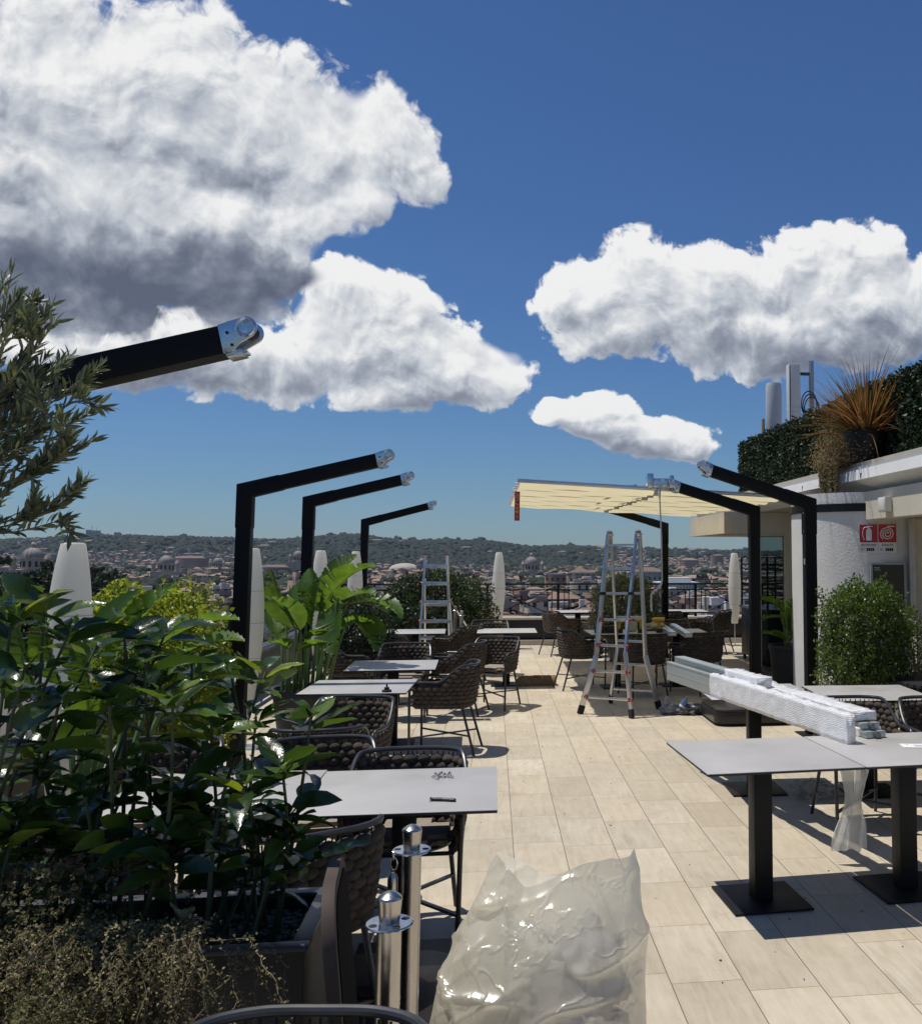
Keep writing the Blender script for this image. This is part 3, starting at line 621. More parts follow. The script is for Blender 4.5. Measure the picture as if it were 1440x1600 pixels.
# ---------------------------------------------------------------- tables
TG = 'square grey bistro tables'
def table0(x, y, rz, label, w=.82, d=.82):
    t = thing('bistro_table', label, 'table', (x, y, 0), rz, TG)
    tp = MB().box(-w/2, w/2, -d/2, d/2, .748, .7512).build('tabletop', M_top, t, bevel=.0008)
    MB().box(-w/2+.0008, w/2-.0008, -d/2+.0008, d/2-.0008, .738, .7478).build('edge', M_edge, tp, bevel=.001)
    MB().box(-.05, .05, -.05, .05, .014, .734).build('pedestal', M_black, t, bevel=.003)
    MB().box(-.21, .21, -.21, .21, .004, .014).box(-.2, .2, -.2, .2, 0, .004).build('base_plate', M_black, t, bevel=.002)
    MB().box(-.15, .15, -.15, .15, .7342, .7378).build('top_bracket', M_black, t)
    return reg(t)
T0 = table0(1.425, 5.02, R_(3.7), 'grey table at front right, its left half empty, beside the bubble wrapped profiles')
def tbl(x, y, rz, label): return dup(T0, (x, y, 0), R_(rz), label)
T_tr2 = tbl(2.250, 5.072, 3.7, 'grey table cut by the right edge, carrying the ends of the wrapped profiles')
tbl(2.03, 7.31, -2, 'grey table in the right middle under the far part of the wrapped profiles')
tbl(2.89, 7.13, -3, 'grey table at right in front of the clipped green bush')
T_n = tbl(-.375, 4.48, 0, 'near left grey table with the pile of bolts and the cutter')
tbl(-1.205, 4.52, -1, 'grey table at far left under the big-leaved shrub')
tbl(-1.04, 7.98, -2, 'grey table with the small black knob on it')
tbl(-.93, 9.47, 1, 'grey table dappled with leaf shadow in front of the banana pot')
tbl(-1.05, 13.6, 2, 'grey table in front of the small ladder, seen edge-on')
tbl(.21, 13.6, 0, 'grey table behind the rolled sandbag, before the parapet')
tbl(1.62, 18.2, 3, 'pale table by the far railing, left of the ladder')
tbl(3.70, 18.2, -2, 'pale table by the far railing, right of the thin crank pole')
tbl(1.72, 13.2, 2, 'table holding the power tools behind the big ladder'); tbl(2.56, 13.25, -2, 'table carrying two loose aluminium profiles')
# ---------------------------------------------------------------- chairs
def rail_pts(n=72):
    out = []; hw, fy, ry = .282, .255, -.275
    plan = spline([(hw-.012, fy, 0), (hw, .10, 0), (hw-.004, -.10, 0), (hw-.05, -.235, 0), (.13, ry-.02, 0), (0, ry-.028, 0)], 12)
    half = plan[::-1]; full = [Vector((-p.x, p.y, 0)) for p in plan]+[p for p in half[1:]]
    for p in full:
        s = (p.y-(-.235))/(.255+.235)           # 0 rear .. 1 front
        f = min(1, max(0, (s-.02)/.52)); f = f*f*(3-2*f); p.z = .805*(1-f)+.655*f-(.012 if s > .93 else 0); out.append(p)
    return out
def chair0(x, y, rz, label):
    t = thing('rope_armchair', label, 'chair', (x, y, 0), rz, 'woven rope armchairs'); rp_ = rail_pts(); n = len(rp_)
    front = lambda s: [Vector((s*.262, .268, 0)), Vector((s*.268, .272, .42)), Vector((s*.272, .272, .60)), Vector((s*.272, .262, .635))]
    fr_ = MB(); fr_.tube(front(-1)[2:]+rp_[1:-1]+front(1)[2:][::-1], .0125, 10)
    low = [Vector((p.x*.86, p.y*.86+.005, .425)) for p in rp_]; fr_.tube(low+[low[0]], .010, 8, False); fr_.build('frame_rail', M_frame, t)
    for s in (-1, 1):
        MB().tube([front(s)[2], front(s)[1], front(s)[0]], [.0125, .0125, .0115], 10).build('leg', M_frame, t)
        MB().tube([(s*.195, -.19, .43), (s*.235, -.315, 0)], [.0125, .0115], 10).build('leg', M_frame, t)
    MB().bar((-.262, .268, .16), (.222, -.265, .16), .022, .012).bar((.262, .268, .16), (-.222, -.265, .173), .022, .012).build('stretcher', M_frame, t)
    # arc length table for the shell
    L = [0]
    for i in range(1, n): L.append(L[-1]+(Vector((rp_[i].x, rp_[i].y, 0))-Vector((rp_[i-1].x, rp_[i-1].y, 0))).length)
    def samp(s):
        s = min(max(s, 0), L[-1]-1e-6); i = max(k for k in range(n) if L[k] <= s); i = min(i, n-2); f = (s-L[i])/(L[i+1]-L[i]); return rp_[i].lerp(rp_[i+1], f), (rp_[i+1]-rp_[i])
    wv = MB(); pitch = .068; rows = 11; rh = .0375; rr = random.Random(3)
    nc = int(L[-1]/pitch)
    for j in range(rows):
        zc = .452+j*rh
        for k in range(nc+1):
            s = (k+(.5 if j % 2 else 0))*pitch+.012
            if s > L[-1]-.012: continue
            p, d_ = samp(s)
            if zc > p.z-.022: continue
            f = (zc-.425)/(p.z-.425); e = .86+.14*f**.8; tn = Vector((d_.x, d_.y, 0)).normalized(); nn = Vector((tn.y, -tn.x, 0)); tilt = .18
            up_ = (Vector((0, 0, 1))+nn*tilt*(1 if Vector((p.x, p.y, 0)).dot(nn) > 0 else -1)).normalized()
            M = Matrix((tn, up_, tn.cross(up_))).transposed(); g_ = rr.uniform(.93, 1.07)
            wv.ell((p.x*e, p.y*e+.005*(1-f), zc), (.0400*g_, .0260, .0255*g_), M, 9, 6)
    wv.build('weave', M_weave, t, sharp=180)
    q = MB(); 
    for i in range(0, n, 3):
        p = rp_[i]; b_2 = low[i]; q.tube([b_2, p.lerp(b_2, .04)], .0035, 5)
    q.build('cord', M_rubber, t)
    c = MB().box(-.225, .225, -.20, .235, .428, .482); me = bpy.data.meshes.new('c'); me.from_pydata(c.v, [], c.f)
    b = bmesh.new(); b.from_mesh(me); bmesh.ops.bevel(b, geom=[e for e in b.edges if abs((e.verts[0].co-e.verts[1].co).z) > .01], offset=.09, segments=6, affect='EDGES'); 
    bmesh.ops.bevel(b, geom=[e for e in b.edges if len(e.link_faces) == 2 and e.calc_face_angle(0) > R_(60)], offset=.022, segments=4, affect='EDGES'); b.to_mesh(me); b.free()
    finish(me, 'cushion', M_cush, t, True, sharp=60)
    MB().lathe([(0, .405), (.19, .405), (.235, .418), (.235, .427), (0, .427)], 24, sx=.95, sy=.88).build('seat_pan', M_frame, t)
    return reg(t)
CH = None
def chair(x, y, deg, label):                         # deg: direction the sitter faces, 0 = away from the camera, 90 = left
    global CH
    if CH is None: CH = chair0(x, y, R_(deg), label); return CH
    return dup(CH, (x, y, 0), R_(deg), label)
def ux(px, Y): return at(px, 900, Y).x
chair(.02, 11.65, 158, 'rope armchair in open sun on the left aisle with its beige cushion facing the viewer')
chair(-.42, 9.12, 82, 'rope armchair seen from its side with open legs, right of the dappled table')
chair(ux(634, 10.9), 10.9, 178, 'rope armchair behind the dappled table, its back facing the viewer from across')
chair(ux(716, 10.9), 11.3, 75, 'rope armchair squeezed against the sunlit aisle chair, seen from behind')
chair(ux(612, 12.6), 12.4, -10, 'rope armchair with its dark back turned, in front of the small ladder table')
chair(ux(556, 11.4), 11.6, -105, 'rope armchair with cushion beside the dark shrub, facing right')
chair(ux(766, 14.9), 14.7, 180, 'rope armchair behind the table near the parapet, left of the sandbag')
chair(ux(720, 14.3), 14.0, 60, 'rope armchair mostly hidden behind the aisle chair near the parapet')
chair(ux(876, 17.5), 17.55, -65, 'rope armchair near the far railing, left of the table by the railing')
chair(ux(906, 13.3), 13.15, -78, 'rope armchair at the left end of the power tool table')
chair(ux(1004, 12.4), 12.35, 8, 'rope armchair behind the ladder with its back to the viewer')
chair(ux(1088, 12.6), 12.5, 28, 'rope armchair right of the ladder, turned to the table with loose profiles')
chair(ux(1050, 14.4), 14.4, 175, 'rope armchair beyond the profile table, facing the viewer')
chair(ux(1088, 14.4), 14.5, 168, 'rope armchair at the far right corner of the profile table, facing the viewer')
chair(ux(1113, 17.6), 17.5, 60, 'rope armchair near the railing, left of the far right lamp')
chair(ux(1046, 17.2), 17.3, -20, 'rope armchair behind the black rear awning post')
chair(ux(938, 17.4), 17.2, 20, 'rope armchair hidden behind the ladder near the railing')
chair(fl(1322, 1276).x+.02, 6.28, 180, 'rope armchair tucked between the two right table rows')
chair(ux(1462, 6.3), 6.2, 176, 'rope armchair cut by the right edge, beyond the front table')
chair(ux(641, 4.75), 4.83, 180, 'rope armchair tucked under the near left table from the far side')
chair(ux(498, 5.0), 5.2, 186, 'rope armchair left of the one tucked under the near table')
chair(ux(516, 6.2), 6.0, 6, 'rope armchair turned away, showing its outer weave behind the near table')
chair(ux(556, 7.0), 6.75, 168, 'rope armchair facing the viewer just behind the one turned away')
chair(ux(250, 5.2), 5.3, 180, 'rope armchair seen through the shrub leaves at far left')
chair(-.40, 1.95, 172, 'rope armchair whose curved rail just enters at the bottom edge')
chair(ux(478, 3.9), 3.88, 30, 'rope armchair behind the leaning black stand, facing the near table')
chair(ux(140, 4.0), 4.05, -8, 'rope armchair mostly hidden by the trailing plant at far left')
# ---------------------------------------------------------------- ladders
t = thing('step_ladder', 'large silver telescopic step ladder with red locking knobs in the middle of the terrace', 'ladder', (0, 0, 0))
def lad(pts): return [at(*p) for p in pts]
fl_ = lad([(950, 836, 11.17), (937, 967, 11.06), (931, 1025, 11.03), (907.5, 1114, 11.0)]); frr = lad([(994, 836, 11.1), (981, 967, 10.86), (976.5, 1020, 10.76), (986, 1121, 10.64)])
rl_ = lad([(954, 838, 11.27), (964, 1010, 11.55), (954, 1097, 11.75)]); rr_ = lad([(999, 836, 11.1), (1008, 1025, 11.2), (1028, 1104, 11.24)])
for p_ in (fl_, frr, rl_, rr_):
    p_[-1].z = .05
    q = MB()
    for a, b in zip(p_[:-1], p_[1:]): q.bar(a-(b-a)*.01, b, .026, .062)
    q.build('rail', M_alu, t, bevel=.004); e = p_[-1]; d_ = (p_[-1]-p_[-2]).normalized()
    MB().bar(e-d_*.05, e+d_*.05, .038, .072).build('foot', M_rubber, t, bevel=.006)
def onr(p_, y):                                     # point of a rail at photo height y
    def py(v): c = v-Vector((0, 0, CAMH)); return CYP-FPX*c.dot(UP)/c.dot(FW)
    for a, b in zip(p_[:-1], p_[1:]):
        ya, yb = py(a), py(b)
        if ya <= y <= yb: return a.lerp(b, (y-ya)/(yb-ya))
    return p_[-1].copy()
for (ya, yb, red) in ((852, 852, 0), (890, 890, 0), (928, 928, 0), (968, 969, 1), (1008, 1010, 1), (1049, 1051, 1), (1089, 1094, 1)):
    a, b = onr(fl_, ya), onr(frr, yb); MB().bar(a, b, .030, .028).build('rung', M_alu, t, bevel=.004)
    if red:
        for e, s in ((a, -1), (b, 1)):
            d_ = (b-a).normalized()*s; MB().tube([e-d_*.012, e+d_*.034], .021, 12).bar(e-d_*.02+Vector((0, -.02, -.024)), e-d_*.02+Vector((0, -.02, .024)), .036, .014).build('knob', M_red, t, bevel=.003)
    if ya == 928:
        for e in (a, b): MB().bar(e+Vector((-.035, -.005, 0)), e+Vector((.035, -.005, 0)), .075, .035).build('clamp', M_rubber, t, bevel=.005)
for (ya, yb) in ((888, 888), (927, 927), (964, 965), (1001, 1003), (1036, 1040), (1076, 1080)): MB().bar(onr(rl_, ya), onr(rr_, yb), .030, .028).build('rung', M_alu, t, bevel=.004)
for e in (fl_[0].lerp(rl_[0], .5), frr[0].lerp(rr_[0], .5)):
    q = MB().tube([e+Vector((-.02, 0, .02)), e+Vector((.02, 0, .02))], .048, 20); q.bar(e+Vector((0, 0, -.04)), e+Vector((0, 0, .05)), .045, .07); q.tube([e+Vector((-.03, -.03, .03)), e+Vector((.05, -.03, .01))], .008, 8); q.build('hinge', M_steel, t, bevel=.004)
t = thing('step_ladder', 'smaller silver ladder with red knobs standing before the shrub at left', 'ladder', (0, 0, 0))
La = [at(664, 868, 14.9), at(660, 940, 14.8), at(655, 1010, 14.7)]; Lb = [at(698, 868, 14.9), at(701, 940, 14.8), at(707, 1010, 14.7)]
Ra = [at(664, 905, 15.0), at(664, 1000, 15.4)]; Rb = [at(699, 905, 15.0), at(702, 1000, 15.4)]
for p_ in (La, Lb, Ra, Rb):
    d_ = p_[-1]-p_[-2]; p_[-1] = p_[-2]+d_*((p_[-2].z-.02)/-d_.z); q = MB()
    for a, b in zip(p_[:-1], p_[1:]): q.bar(a, b, .026, .055)
    q.build('rail', M_alu, t, bevel=.004); MB().bar(p_[-1]+Vector((0, 0, .05)), p_[-1]-Vector((0, 0, .018)), .034, .064).build('foot', M_rubber, t, bevel=.004)
for y, red in ((885, 0), (912, 1), (941, 1), (971, 1), (997, 0)):
    a, b = onr(La, y), onr(Lb, y); MB().bar(a, b, .045, .055).build('rung', M_alu, t, bevel=.004)
    if red:
        for e, s in ((a, -1), (b, 1)): MB().tube([e+Vector((s*-.01, 0, 0)), e+Vector((s*.035, 0, 0))], .024, 12).build('knob', M_red, t, bevel=.003)
for e in (La[0], Lb[0]): MB().bar(e, e+Vector((0, 0, .03)), .03, .05).build('cap', M_red, t, bevel=.004)
for y in (945, 970): MB().bar(onr(Ra, y), onr(Rb, y), .03, .03).build('rung', M_alu, t)
o = MB().tube([at(701, 935, 15.2), at(731, 982, 14.6)], .012, 8).build('wooden_stick', mat('pale_wood', (.42, .31, .2), .7), None); tag(o, 'thin pale wooden stick leaning beside the smaller ladder', 'stick')

# ---------------------------------------------------------------- stanchions
def stanchion(x, y, label):
    t = thing('rope_stanchion', label, 'stanchion', (x, y, 0), 0, 'steel rope stanchions')
    MB().lathe([(0, 0), (.15, 0), (.15, .008), (.12, .018), (.035, .025), (.029, .03), (.029, .928), (0, .928)], 40).build('post', M_steel, t)
    MB().lathe([(.018, .924), (.054, .924), (.057, .927), (.054, .930), (.018, .930)], 40).build('ring_plate', M_chrome, t)
    for k in range(4):
        v = k*PI/2+.5; MB().lathe([(0, .9305), (.010, .9305), (0, .9312)], 14, (.041*math.cos(v), .041*math.sin(v), 0), cap=False).build('hook_hole', M_rubber, t)
    MB().lathe([(0, .930), (.0235, .930), (.0245, .936), (.029, .981), (.0295, .985), (.027, .990), (.014, .999), (0, 1.002)], 40).build('cap', M_steel, t, sharp=25)
    return reg(t)
sA = at(608, 1445, 2.40); sB = at(642, 1335, 2.95)
S1 = stanchion(sA.x, 2.40, 'nearest steel stanchion at the bottom beside the plastic bag')
dup(S1, (sB.x, 2.97, 0), 1.0, 'steel stanchion just behind the nearest one, holding the rope clip')
dup(S1, (ux(722, 14.3), 14.3, 0), .3, 'distant steel stanchion between the small ladder and the parapet')
dup(S1, (ux(712, 15.6), 15.6, 0), .3, 'darker distant stanchion just behind the other far one')
t = thing('barrier_rope', 'black braided rope with chrome snap hook hanging from the rear stanchion', 'rope', (sB.x, 2.97, 0))
q = MB(); h0 = Vector((-.052, -.012, .924))
q.tube([h0+Vector((0, .010*math.cos(v), .012*math.sin(v)-.006)) for v in np.linspace(0, TAU, 15)], .0026, 8, False)
q.tube([h0+Vector((.010*math.cos(v)+.002, 0, .018*math.sin(v)-.032)) for v in np.linspace(0, TAU, 19)], .003, 8, False); q.build('snap_hook', M_chrome, t)
MB().lathe([(0, 0), (.013, .0), (.015, .004), (.015, .052), (.011, .064), (.004, .07), (0, .07)], 20, h0+Vector((.0, 0, -.125))).build('ferrule', M_steel, t)
pts = spline([h0+Vector((0, 0, -.12)), h0+Vector((.005, -.01, -.35)), h0+Vector((.02, -.03, -.7)), h0+Vector((.03, -.10, -.845)), h0+Vector((.02, -.25, -.85))], 22); q = MB()
for s in range(3): q.tube([p+Vector((math.cos(i*.55+s*TAU/3), math.sin(i*.55+s*TAU/3), 0))*.006 for i, p in enumerate(pts)], .0075, 7)
q.build('cord', mat('black_rope', (.02, .02, .022), .8, bump=.6, bscale=500), t)

# ---------------------------------------------------------------- leaning board
t = thing('menu_board', 'dark round-topped menu board seen almost edge-on beside the planter', 'board', (at(560, 1500, 2.66).x+.02, 2.72, 0), R_(95))
def arch(w, h, r, n=12): 
    return [(-w, 0), (w, 0)]+[(w-r+r*math.cos(a), h-r+r*math.sin(a)) for a in np.linspace(0, PI/2, n)]+[(-w+r+r*math.cos(a), h-r+r*math.sin(a)) for a in np.linspace(PI/2, PI, n)]
Mx = Matrix.Rotation(R_(-6), 4, 'X')@Matrix(((1, 0, 0, 0), (0, 0, 1, 0), (0, 1, 0, 0), (0, 0, 0, 1)))
MB().prism(arch(.23, .965, .13), -.017, .017, Mx).build('frame', mat('brown_frame', (.075, .058, .048), .7, spec=.2, var=.2), t, bevel=.004)
MB().prism(arch(.20, .935, .11), -.020, -.0175, Mx).prism(arch(.20, .935, .11), .0175, .020, Mx).build('blackboard', mat('slate_black', (.005, .005, .005), .9, spec=.1), t)

# parasol / base blocks
def rbox(x0, x1, y0, y1, z0, z1, r, name, m, par, bev=.01, loc=None):
    pl = []
    for cx, cy, a0 in ((x1-r, y0+r, -PI/2), (x1-r, y1-r, 0), (x0+r, y1-r, PI/2), (x0+r, y0+r, PI)):
        pl += [(cx+r*math.cos(a0+k*PI/16), cy+r*math.sin(a0+k*PI/16)) for k in range(9)]
    return MB().prism(pl, z0, z1).build(name, m, par, bevel=bev, loc=loc)
M_base = mat('brown_black_metal', (.030, .025, .024), .32, .3, var=.2, vscale=3)
for (x0, x1, y0, y1, lb) in ((2.36, 3.22, 9.98, 10.84, 'low dark rounded parasol base on the floor behind the right tables'), (-.78, -.12, 3.42, 4.18, 'low dark parasol base under the near left table')):
    t = thing('parasol_base', lb, 'parasol base', ((x0+x1)/2, (y0+y1)/2, 0)); w = (x1-x0)/2; d_ = (y1-y0)/2
    rbox(-w+.03, w-.03, -d_+.03, d_-.03, 0, .03, .1, 'skirt', M_rubber, t); rbox(-w, w, -d_, d_, .03, .145, .13, 'body', M_base, t, .012); rbox(-w+.015, w-.015, -d_+.015, d_-.015, .147, .172, .12, 'lid', M_base, t, .008)
    MB().lathe([(0, .172), (.05, .172), (.05, .178), (0, .178)], 20).build('socket_cover', M_black, t)

# ---------------------------------------------------------------- bar cabinet, pots
t = thing('bar_cabinet', 'black wheeled bar cabinet with open rod shelves beside the glazed door', 'cabinet', (0, 0, 0))
MB().box(4.40, 5.05, 14.9, 16.6, .09, .90).build('body', M_darkp, t, bevel=.008); MB().box(4.37, 5.08, 14.87, 16.63, .90, .94).build('counter', mat('counter_steel', (.2, .21, .22), .25, .7), t, bevel=.004)
for k in range(4): MB().box(4.392, 4.40, 14.95+k*.41, 15.33+k*.41, .13, .86).build('door', M_darkp, t, bevel=.003)
for (x, y) in ((4.43, 16.5), (4.43, 15.0), (5.0, 15.0), (5.0, 16.5)): MB().tube([(x-.02, y, .045), (x+.02, y, .045)], .045, 14).build('wheel', M_rubber, t)
for (x, y) in ((4.40, 16.55), (4.40, 14.95), (5.02, 14.95), (5.02, 16.55), (4.40, 15.75)): MB().box(x-.014, x+.014, y-.014, y+.014, .94, 1.78).build('upright', M_black, t)
for z in (1.05, 1.17, 1.29, 1.41, 1.47, 1.58, 1.66, 1.78):
    q = MB().tube([(4.40, 14.95, z), (4.40, 16.55, z)], .010, 6).tube([(5.02, 14.95, z), (5.02, 16.55, z)], .010, 6).tube([(4.40, 14.95, z), (5.02, 14.95, z)], .010, 6).tube([(4.40, 16.55, z), (5.02, 16.55, z)], .010, 6); q.build('rod', M_black, t)
MB().box(4.40, 5.02, 14.95, 16.55, 1.470, 1.478).build('glass_shelf', M_glass, t)
def bigleaf(P, D, up, L, Wd, curl, seed, tears=5, nl=26, nw=5, twist=0.0):
    Wd *= 1.25; tears = int(tears*1.8)
    r = random.Random(seed); D = Vector(D).normalized(); S = D.cross(Vector(up)).normalized(); U_ = S.cross(D); rows = []; d = D.copy(); u = U_.copy(); p = Vector(P); ds = L/nl
    for i in range(nl+1):
        t_ = i/nl; w = Wd*(math.sin(PI*min(1, t_**.72*.985+.015)))**.75; row = []
        for j in range(-nw, nw+1):
            f = j/nw; pl = .010*math.sin(i*PI*1.0)*abs(f)+(.006 if i % 2 else -.006)*min(1, abs(f)*2)
            row.append(p+S*(w*f*math.cos(abs(f)*.5))+u*(abs(f)**1.4*w*.42+pl)+d*(abs(f)*w*.35))
        rows.append(row); q_ = Matrix.Rotation(-curl/nl*(.4+1.2*t_), 3, S); d = q_@d; u = q_@u; p = p+d*ds
        if twist: q2 = Matrix.Rotation(twist/nl, 3, d); S = q2@S; u = q2@u
    mb = MB(); W_ = 2*nw+1; tear = {(r.choice((-1, 1)), r.randint(4, nl-3)) for _ in range(tears)}
    for side in (-1, 1):
        prev = None
        for i in range(nl+1):
            cols = list(range(nw, -1, -1)) if side < 0 else list(range(nw, W_))
            base = [rows[i][c] for c in cols]
            if (side, i) in tear and prev is not None:    # open a notch: close this strip short, start a new one
                o = len(mb.v); mb.v += [tuple(v.lerp(rows[i-1][c], .0)) for v, c in zip(base, cols)]
                for k in range(nw): mb.f.append((prev+k, prev+k+1, o+k+1, o+k))
                o = len(mb.v); gap = .8+r.random()*1.3
                mb.v += [tuple(v+(rows[min(i+1, nl)][c]-v)*gap*(k/nw)-u*.012*(k/nw)) for k, (v, c) in enumerate(zip(base, cols))]
                prev = o
            else:
                o = len(mb.v); mb.v += [tuple(v) for v in base]
                if prev is not None:
                    for k in range(nw): mb.f.append((prev+k, prev+k+1, o+k+1, o+k))
                prev = o
    rib = MB().tube([rows[i][nw]-Vector((0, 0, .002)) for i in range(0, nl+1, 2)], [max(.0015, .007*(1-i/nl)) for i in range(0, nl+1, 2)], 6)
    o = len(mb.v); mb.v += rib.v; mb.f += [tuple(k+o for k in f) for f in rib.f]
    return mb
M_ban = mat('banana_leaf', (.050, .112, .016), .38, var=.4, vscale=7, trans=.38, tcol=(.21, .35, .028), spec=.55, bump=.25, bscale=30, stretch=(1, 1, 1))
M_bstem = mat('banana_stem', (.12, .19, .05), .5, var=.3, vscale=10)
M_pot = mat('anthracite_pot', (.022, .023, .026), .55, var=.2, vscale=5, bump=.05)
M_soil = mat('dark_soil', (.03, .022, .016), .95, bump=1, bscale=60)
def big_plant(label, loc, pot, leaves_, name='banana_plant', nm_leaf='leaf'):
    t = thing(name, label, 'potted plant', loc); R, Hh = pot
    MB().lathe([(0, 0), (R*.78, 0), (R*.97, Hh-.06), (R*1.03, Hh-.055), (R*1.03, Hh), (R*.94, Hh), (R*.92, Hh-.05), (0, Hh-.05)], 40).build('pot', M_pot, t)
    MB().lathe([(R*.92, Hh-.055), (0, Hh-.03)], 24, cap=False).build('soil', M_soil, t)
    for k, (bx, by, tx, ty, tz, dx, dy, dz, L, Wd, curl, tears) in enumerate(leaves_):
        b0 = Vector((bx, by, Hh-.05)); e = Vector((tx, ty, tz)); D = Vector((dx, dy, dz)).normalized()
        st = spline([b0, b0.lerp(e, .5)+Vector((0, 0, .08)), e, e+D*.05], 6); MB().tube(st, [.018-.012*i/len(st) for i in range(len(st))], 8).build('stem', M_bstem, t)
        up = Vector((0, 0, 1)) if abs(D.z) < .85 else Vector((-.6, -.6, .4))
        bigleaf(e+D*.03, D, up, L, Wd, curl, k+int(abs(loc[0])*100), tears).build(nm_leaf, M_ban, t, sharp=180)
    return t
by_ = 9.75; bx_ = ux(492, by_)
def lp(px, py, dy=0): p = at(px, py, by_+dy); return p.x-bx_, dy, p.z
def lf(bpx, tpx, tpy, epx, epy, L, Wd, curl, tears, dy=0, ddy=-.1):
    a = lp(tpx, tpy, dy); b = lp(epx, epy, dy+ddy); return ((bpx-492)/150., dy*.3, *a, b[0]-a[0], ddy, b[2]-a[2]+.001, L, Wd, curl, tears)
big_plant('bright green torn-leaved banana plant in a dark round pot left of the dappled table', (bx_, by_, 0), (.37, .52), [
 lf(500, 500, 955, 545, 880, .78, .17, .95, 7, .0, -.15), lf(492, 498, 960, 590, 915, .80, .15, 1.0, 8, .1, -.3), lf(470, 462, 985, 418, 905, .62, .16, .35, 3, -.1, -.2),
 lf(505, 540, 948, 598, 930, .62, .15, 1.25, 8, -.2, -.15), lf(515, 548, 960, 585, 990, .46, .15, .8, 6, -.3, -.2), lf(500, 528, 938, 520, 1000, .52, .16, .2, 3, -.35, -.2),
 lf(460, 447, 985, 470, 900, .52, .12, .4, 4, .15, .1), lf(450, 440, 1010, 425, 960, .44, .11, .3, 2, .1, .2), lf(480, 478, 980, 500, 905, .60, .13, .5, 5, .25, .1),
 lf(505, 506, 960, 478, 900, .50, .13, .5, 4, -.1, .1), lf(470, 470, 1000, 505, 985, .34, .08, .4, 1, -.3, -.1), lf(460, 452, 1015, 432, 1000, .30, .09, .5, 1, -.3, -.2), lf(485, 486, 985, 492, 925, .5, .10, .2, 3, -.2, -.1),
 lf(498, 515, 965, 560, 905, .66, .15, 1.1, 8, -.15, -.25), lf(478, 470, 990, 440, 930, .50, .14, .6, 4, -.2, -.2), lf(508, 530, 985, 575, 960, .44, .12, .9, 6, -.35, -.15), lf(490, 505, 940, 535, 870, .55, .14, .7, 6, .2, -.1), lf(470, 465, 1020, 500, 1000, .34, .10, .6, 2, -.35, -.1)])
by_ = 12.7; bx_ = ux(1229, by_)
def lf2(bpx, tpx, tpy, epx, epy, L, Wd, curl, tears, dy=0, ddy=-.1):
    p = at(tpx, tpy, by_+dy); q_ = at(epx, epy, by_+dy+ddy); return ((bpx-1229)/200., dy*.3, p.x-bx_, dy, p.z, q_.x-p.x, ddy, q_.z-p.z, L, Wd, curl, tears)
big_plant('large-leaved plant in a black tapered pot in the doorway shade left of the round wall', (bx_, by_, 0), (.26, .60), [
 lf2(1229, 1226, 958, 1196, 928, .50, .13, .9, 4, -.1), lf2(1224, 1222, 965, 1194, 962, .40, .08, .7, 4), lf2(1225, 1226, 1000, 1196, 985, .40, .09, .5, 2, -.15), lf2(1229, 1232, 990, 1236, 940, .5, .12, .3, 2), lf2(1228, 1230, 1005, 1205, 978, .3, .07, .4, 1, -.2), lf2(1232, 1236, 1000, 1244, 960, .4, .11, .3, 2)])
# ---------------------------------------------------------------- shrubs
def shrub(name, label, cat, c, rad, n, L, m, seed, pot=None, pw=2.6, stems=10, ratio=.42, lump=.28, group=None, noise_f=3.2):
    t = thing(name, label, cat, (c[0], c[1], 0), 0, group); r = np.random.default_rng(seed); cz = c[2]
    u = rdir(n, r); q = np.abs(u)**pw; sc_ = 1/np.power(q.sum(1), 1/pw)                     # superellipsoid surface
    lm = np.array([mnoise.noise(Vector(v*noise_f)+Vector((seed, 0, 0))) for v in u])
    lm2 = np.array([mnoise.noise(Vector(v*noise_f*3.1)+Vector((0, seed, 0))) for v in u])
    rr = (1+lump*lm+lump*.55*lm2)*(1-.42*r.random(n)**2.0)
    P = u*sc_[:, None]*rr[:, None]*np.array(rad)+np.array([0, 0, cz]); keep = P[:, 2] > .03; P = P[keep]; u = u[keep]; k = len(P)
    D = unit(u*.7+rdir(k, r)+np.array([0, 0, .35])); V_, F_ = leafmesh(P, D, rdir(k, r)+u*.8, r.uniform(.6, 1.25, k)*L, r.uniform(.7, 1.1, k)*L*ratio, 1, .25, .2)
    npmesh('crown', V_, F_, m, t)
    q = MB(); z0 = pot[1]-.05 if pot else 0
    for i in range(stems):
        a = r.uniform(0, TAU); e = Vector((math.cos(a)*rad[0]*r.uniform(.2, .85), math.sin(a)*rad[1]*r.uniform(.2, .85), cz+rad[2]*r.uniform(-.2, .95)))
        q.tube(spline([(e.x*.12, e.y*.12, z0), (e.x*.5, e.y*.5, z0+(e.z-z0)*.5), tuple(e)], 5), [.012-.009*j/11 for j in range(11)], 5)
    q.build('trunk', mat('bark_brown', (.09, .065, .045), .9, var=.3, bump=.5), t)
    if pot: MB().lathe([(0, 0), (pot[0]*.8, 0), (pot[0], pot[1]), (pot[0]*.92, pot[1]), (pot[0]*.9, pot[1]-.04), (0, pot[1]-.04)], 32).build('pot', M_pot, t)
    return t
M_box = mat('clipped_leaf', (.052, .092, .018), .38, island=.6, trans=.35, tcol=(.17, .25, .03), spec=.55)
M_yel = mat('yellow_green_leaf', (.15, .21, .022), .42, island=.5, trans=.45, tcol=(.42, .48, .04))
M_dshr = mat('dark_shrub_leaf', (.030, .052, .024), .45, island=.55, trans=.25, spec=.5)
M_dsh2 = mat('mid_shrub_leaf', (.050, .078, .036), .42, island=.7, trans=.25, spec=.5)
M_osh = mat('grey_green_leaf', (.15, .175, .105), .5, island=.6, trans=.25)
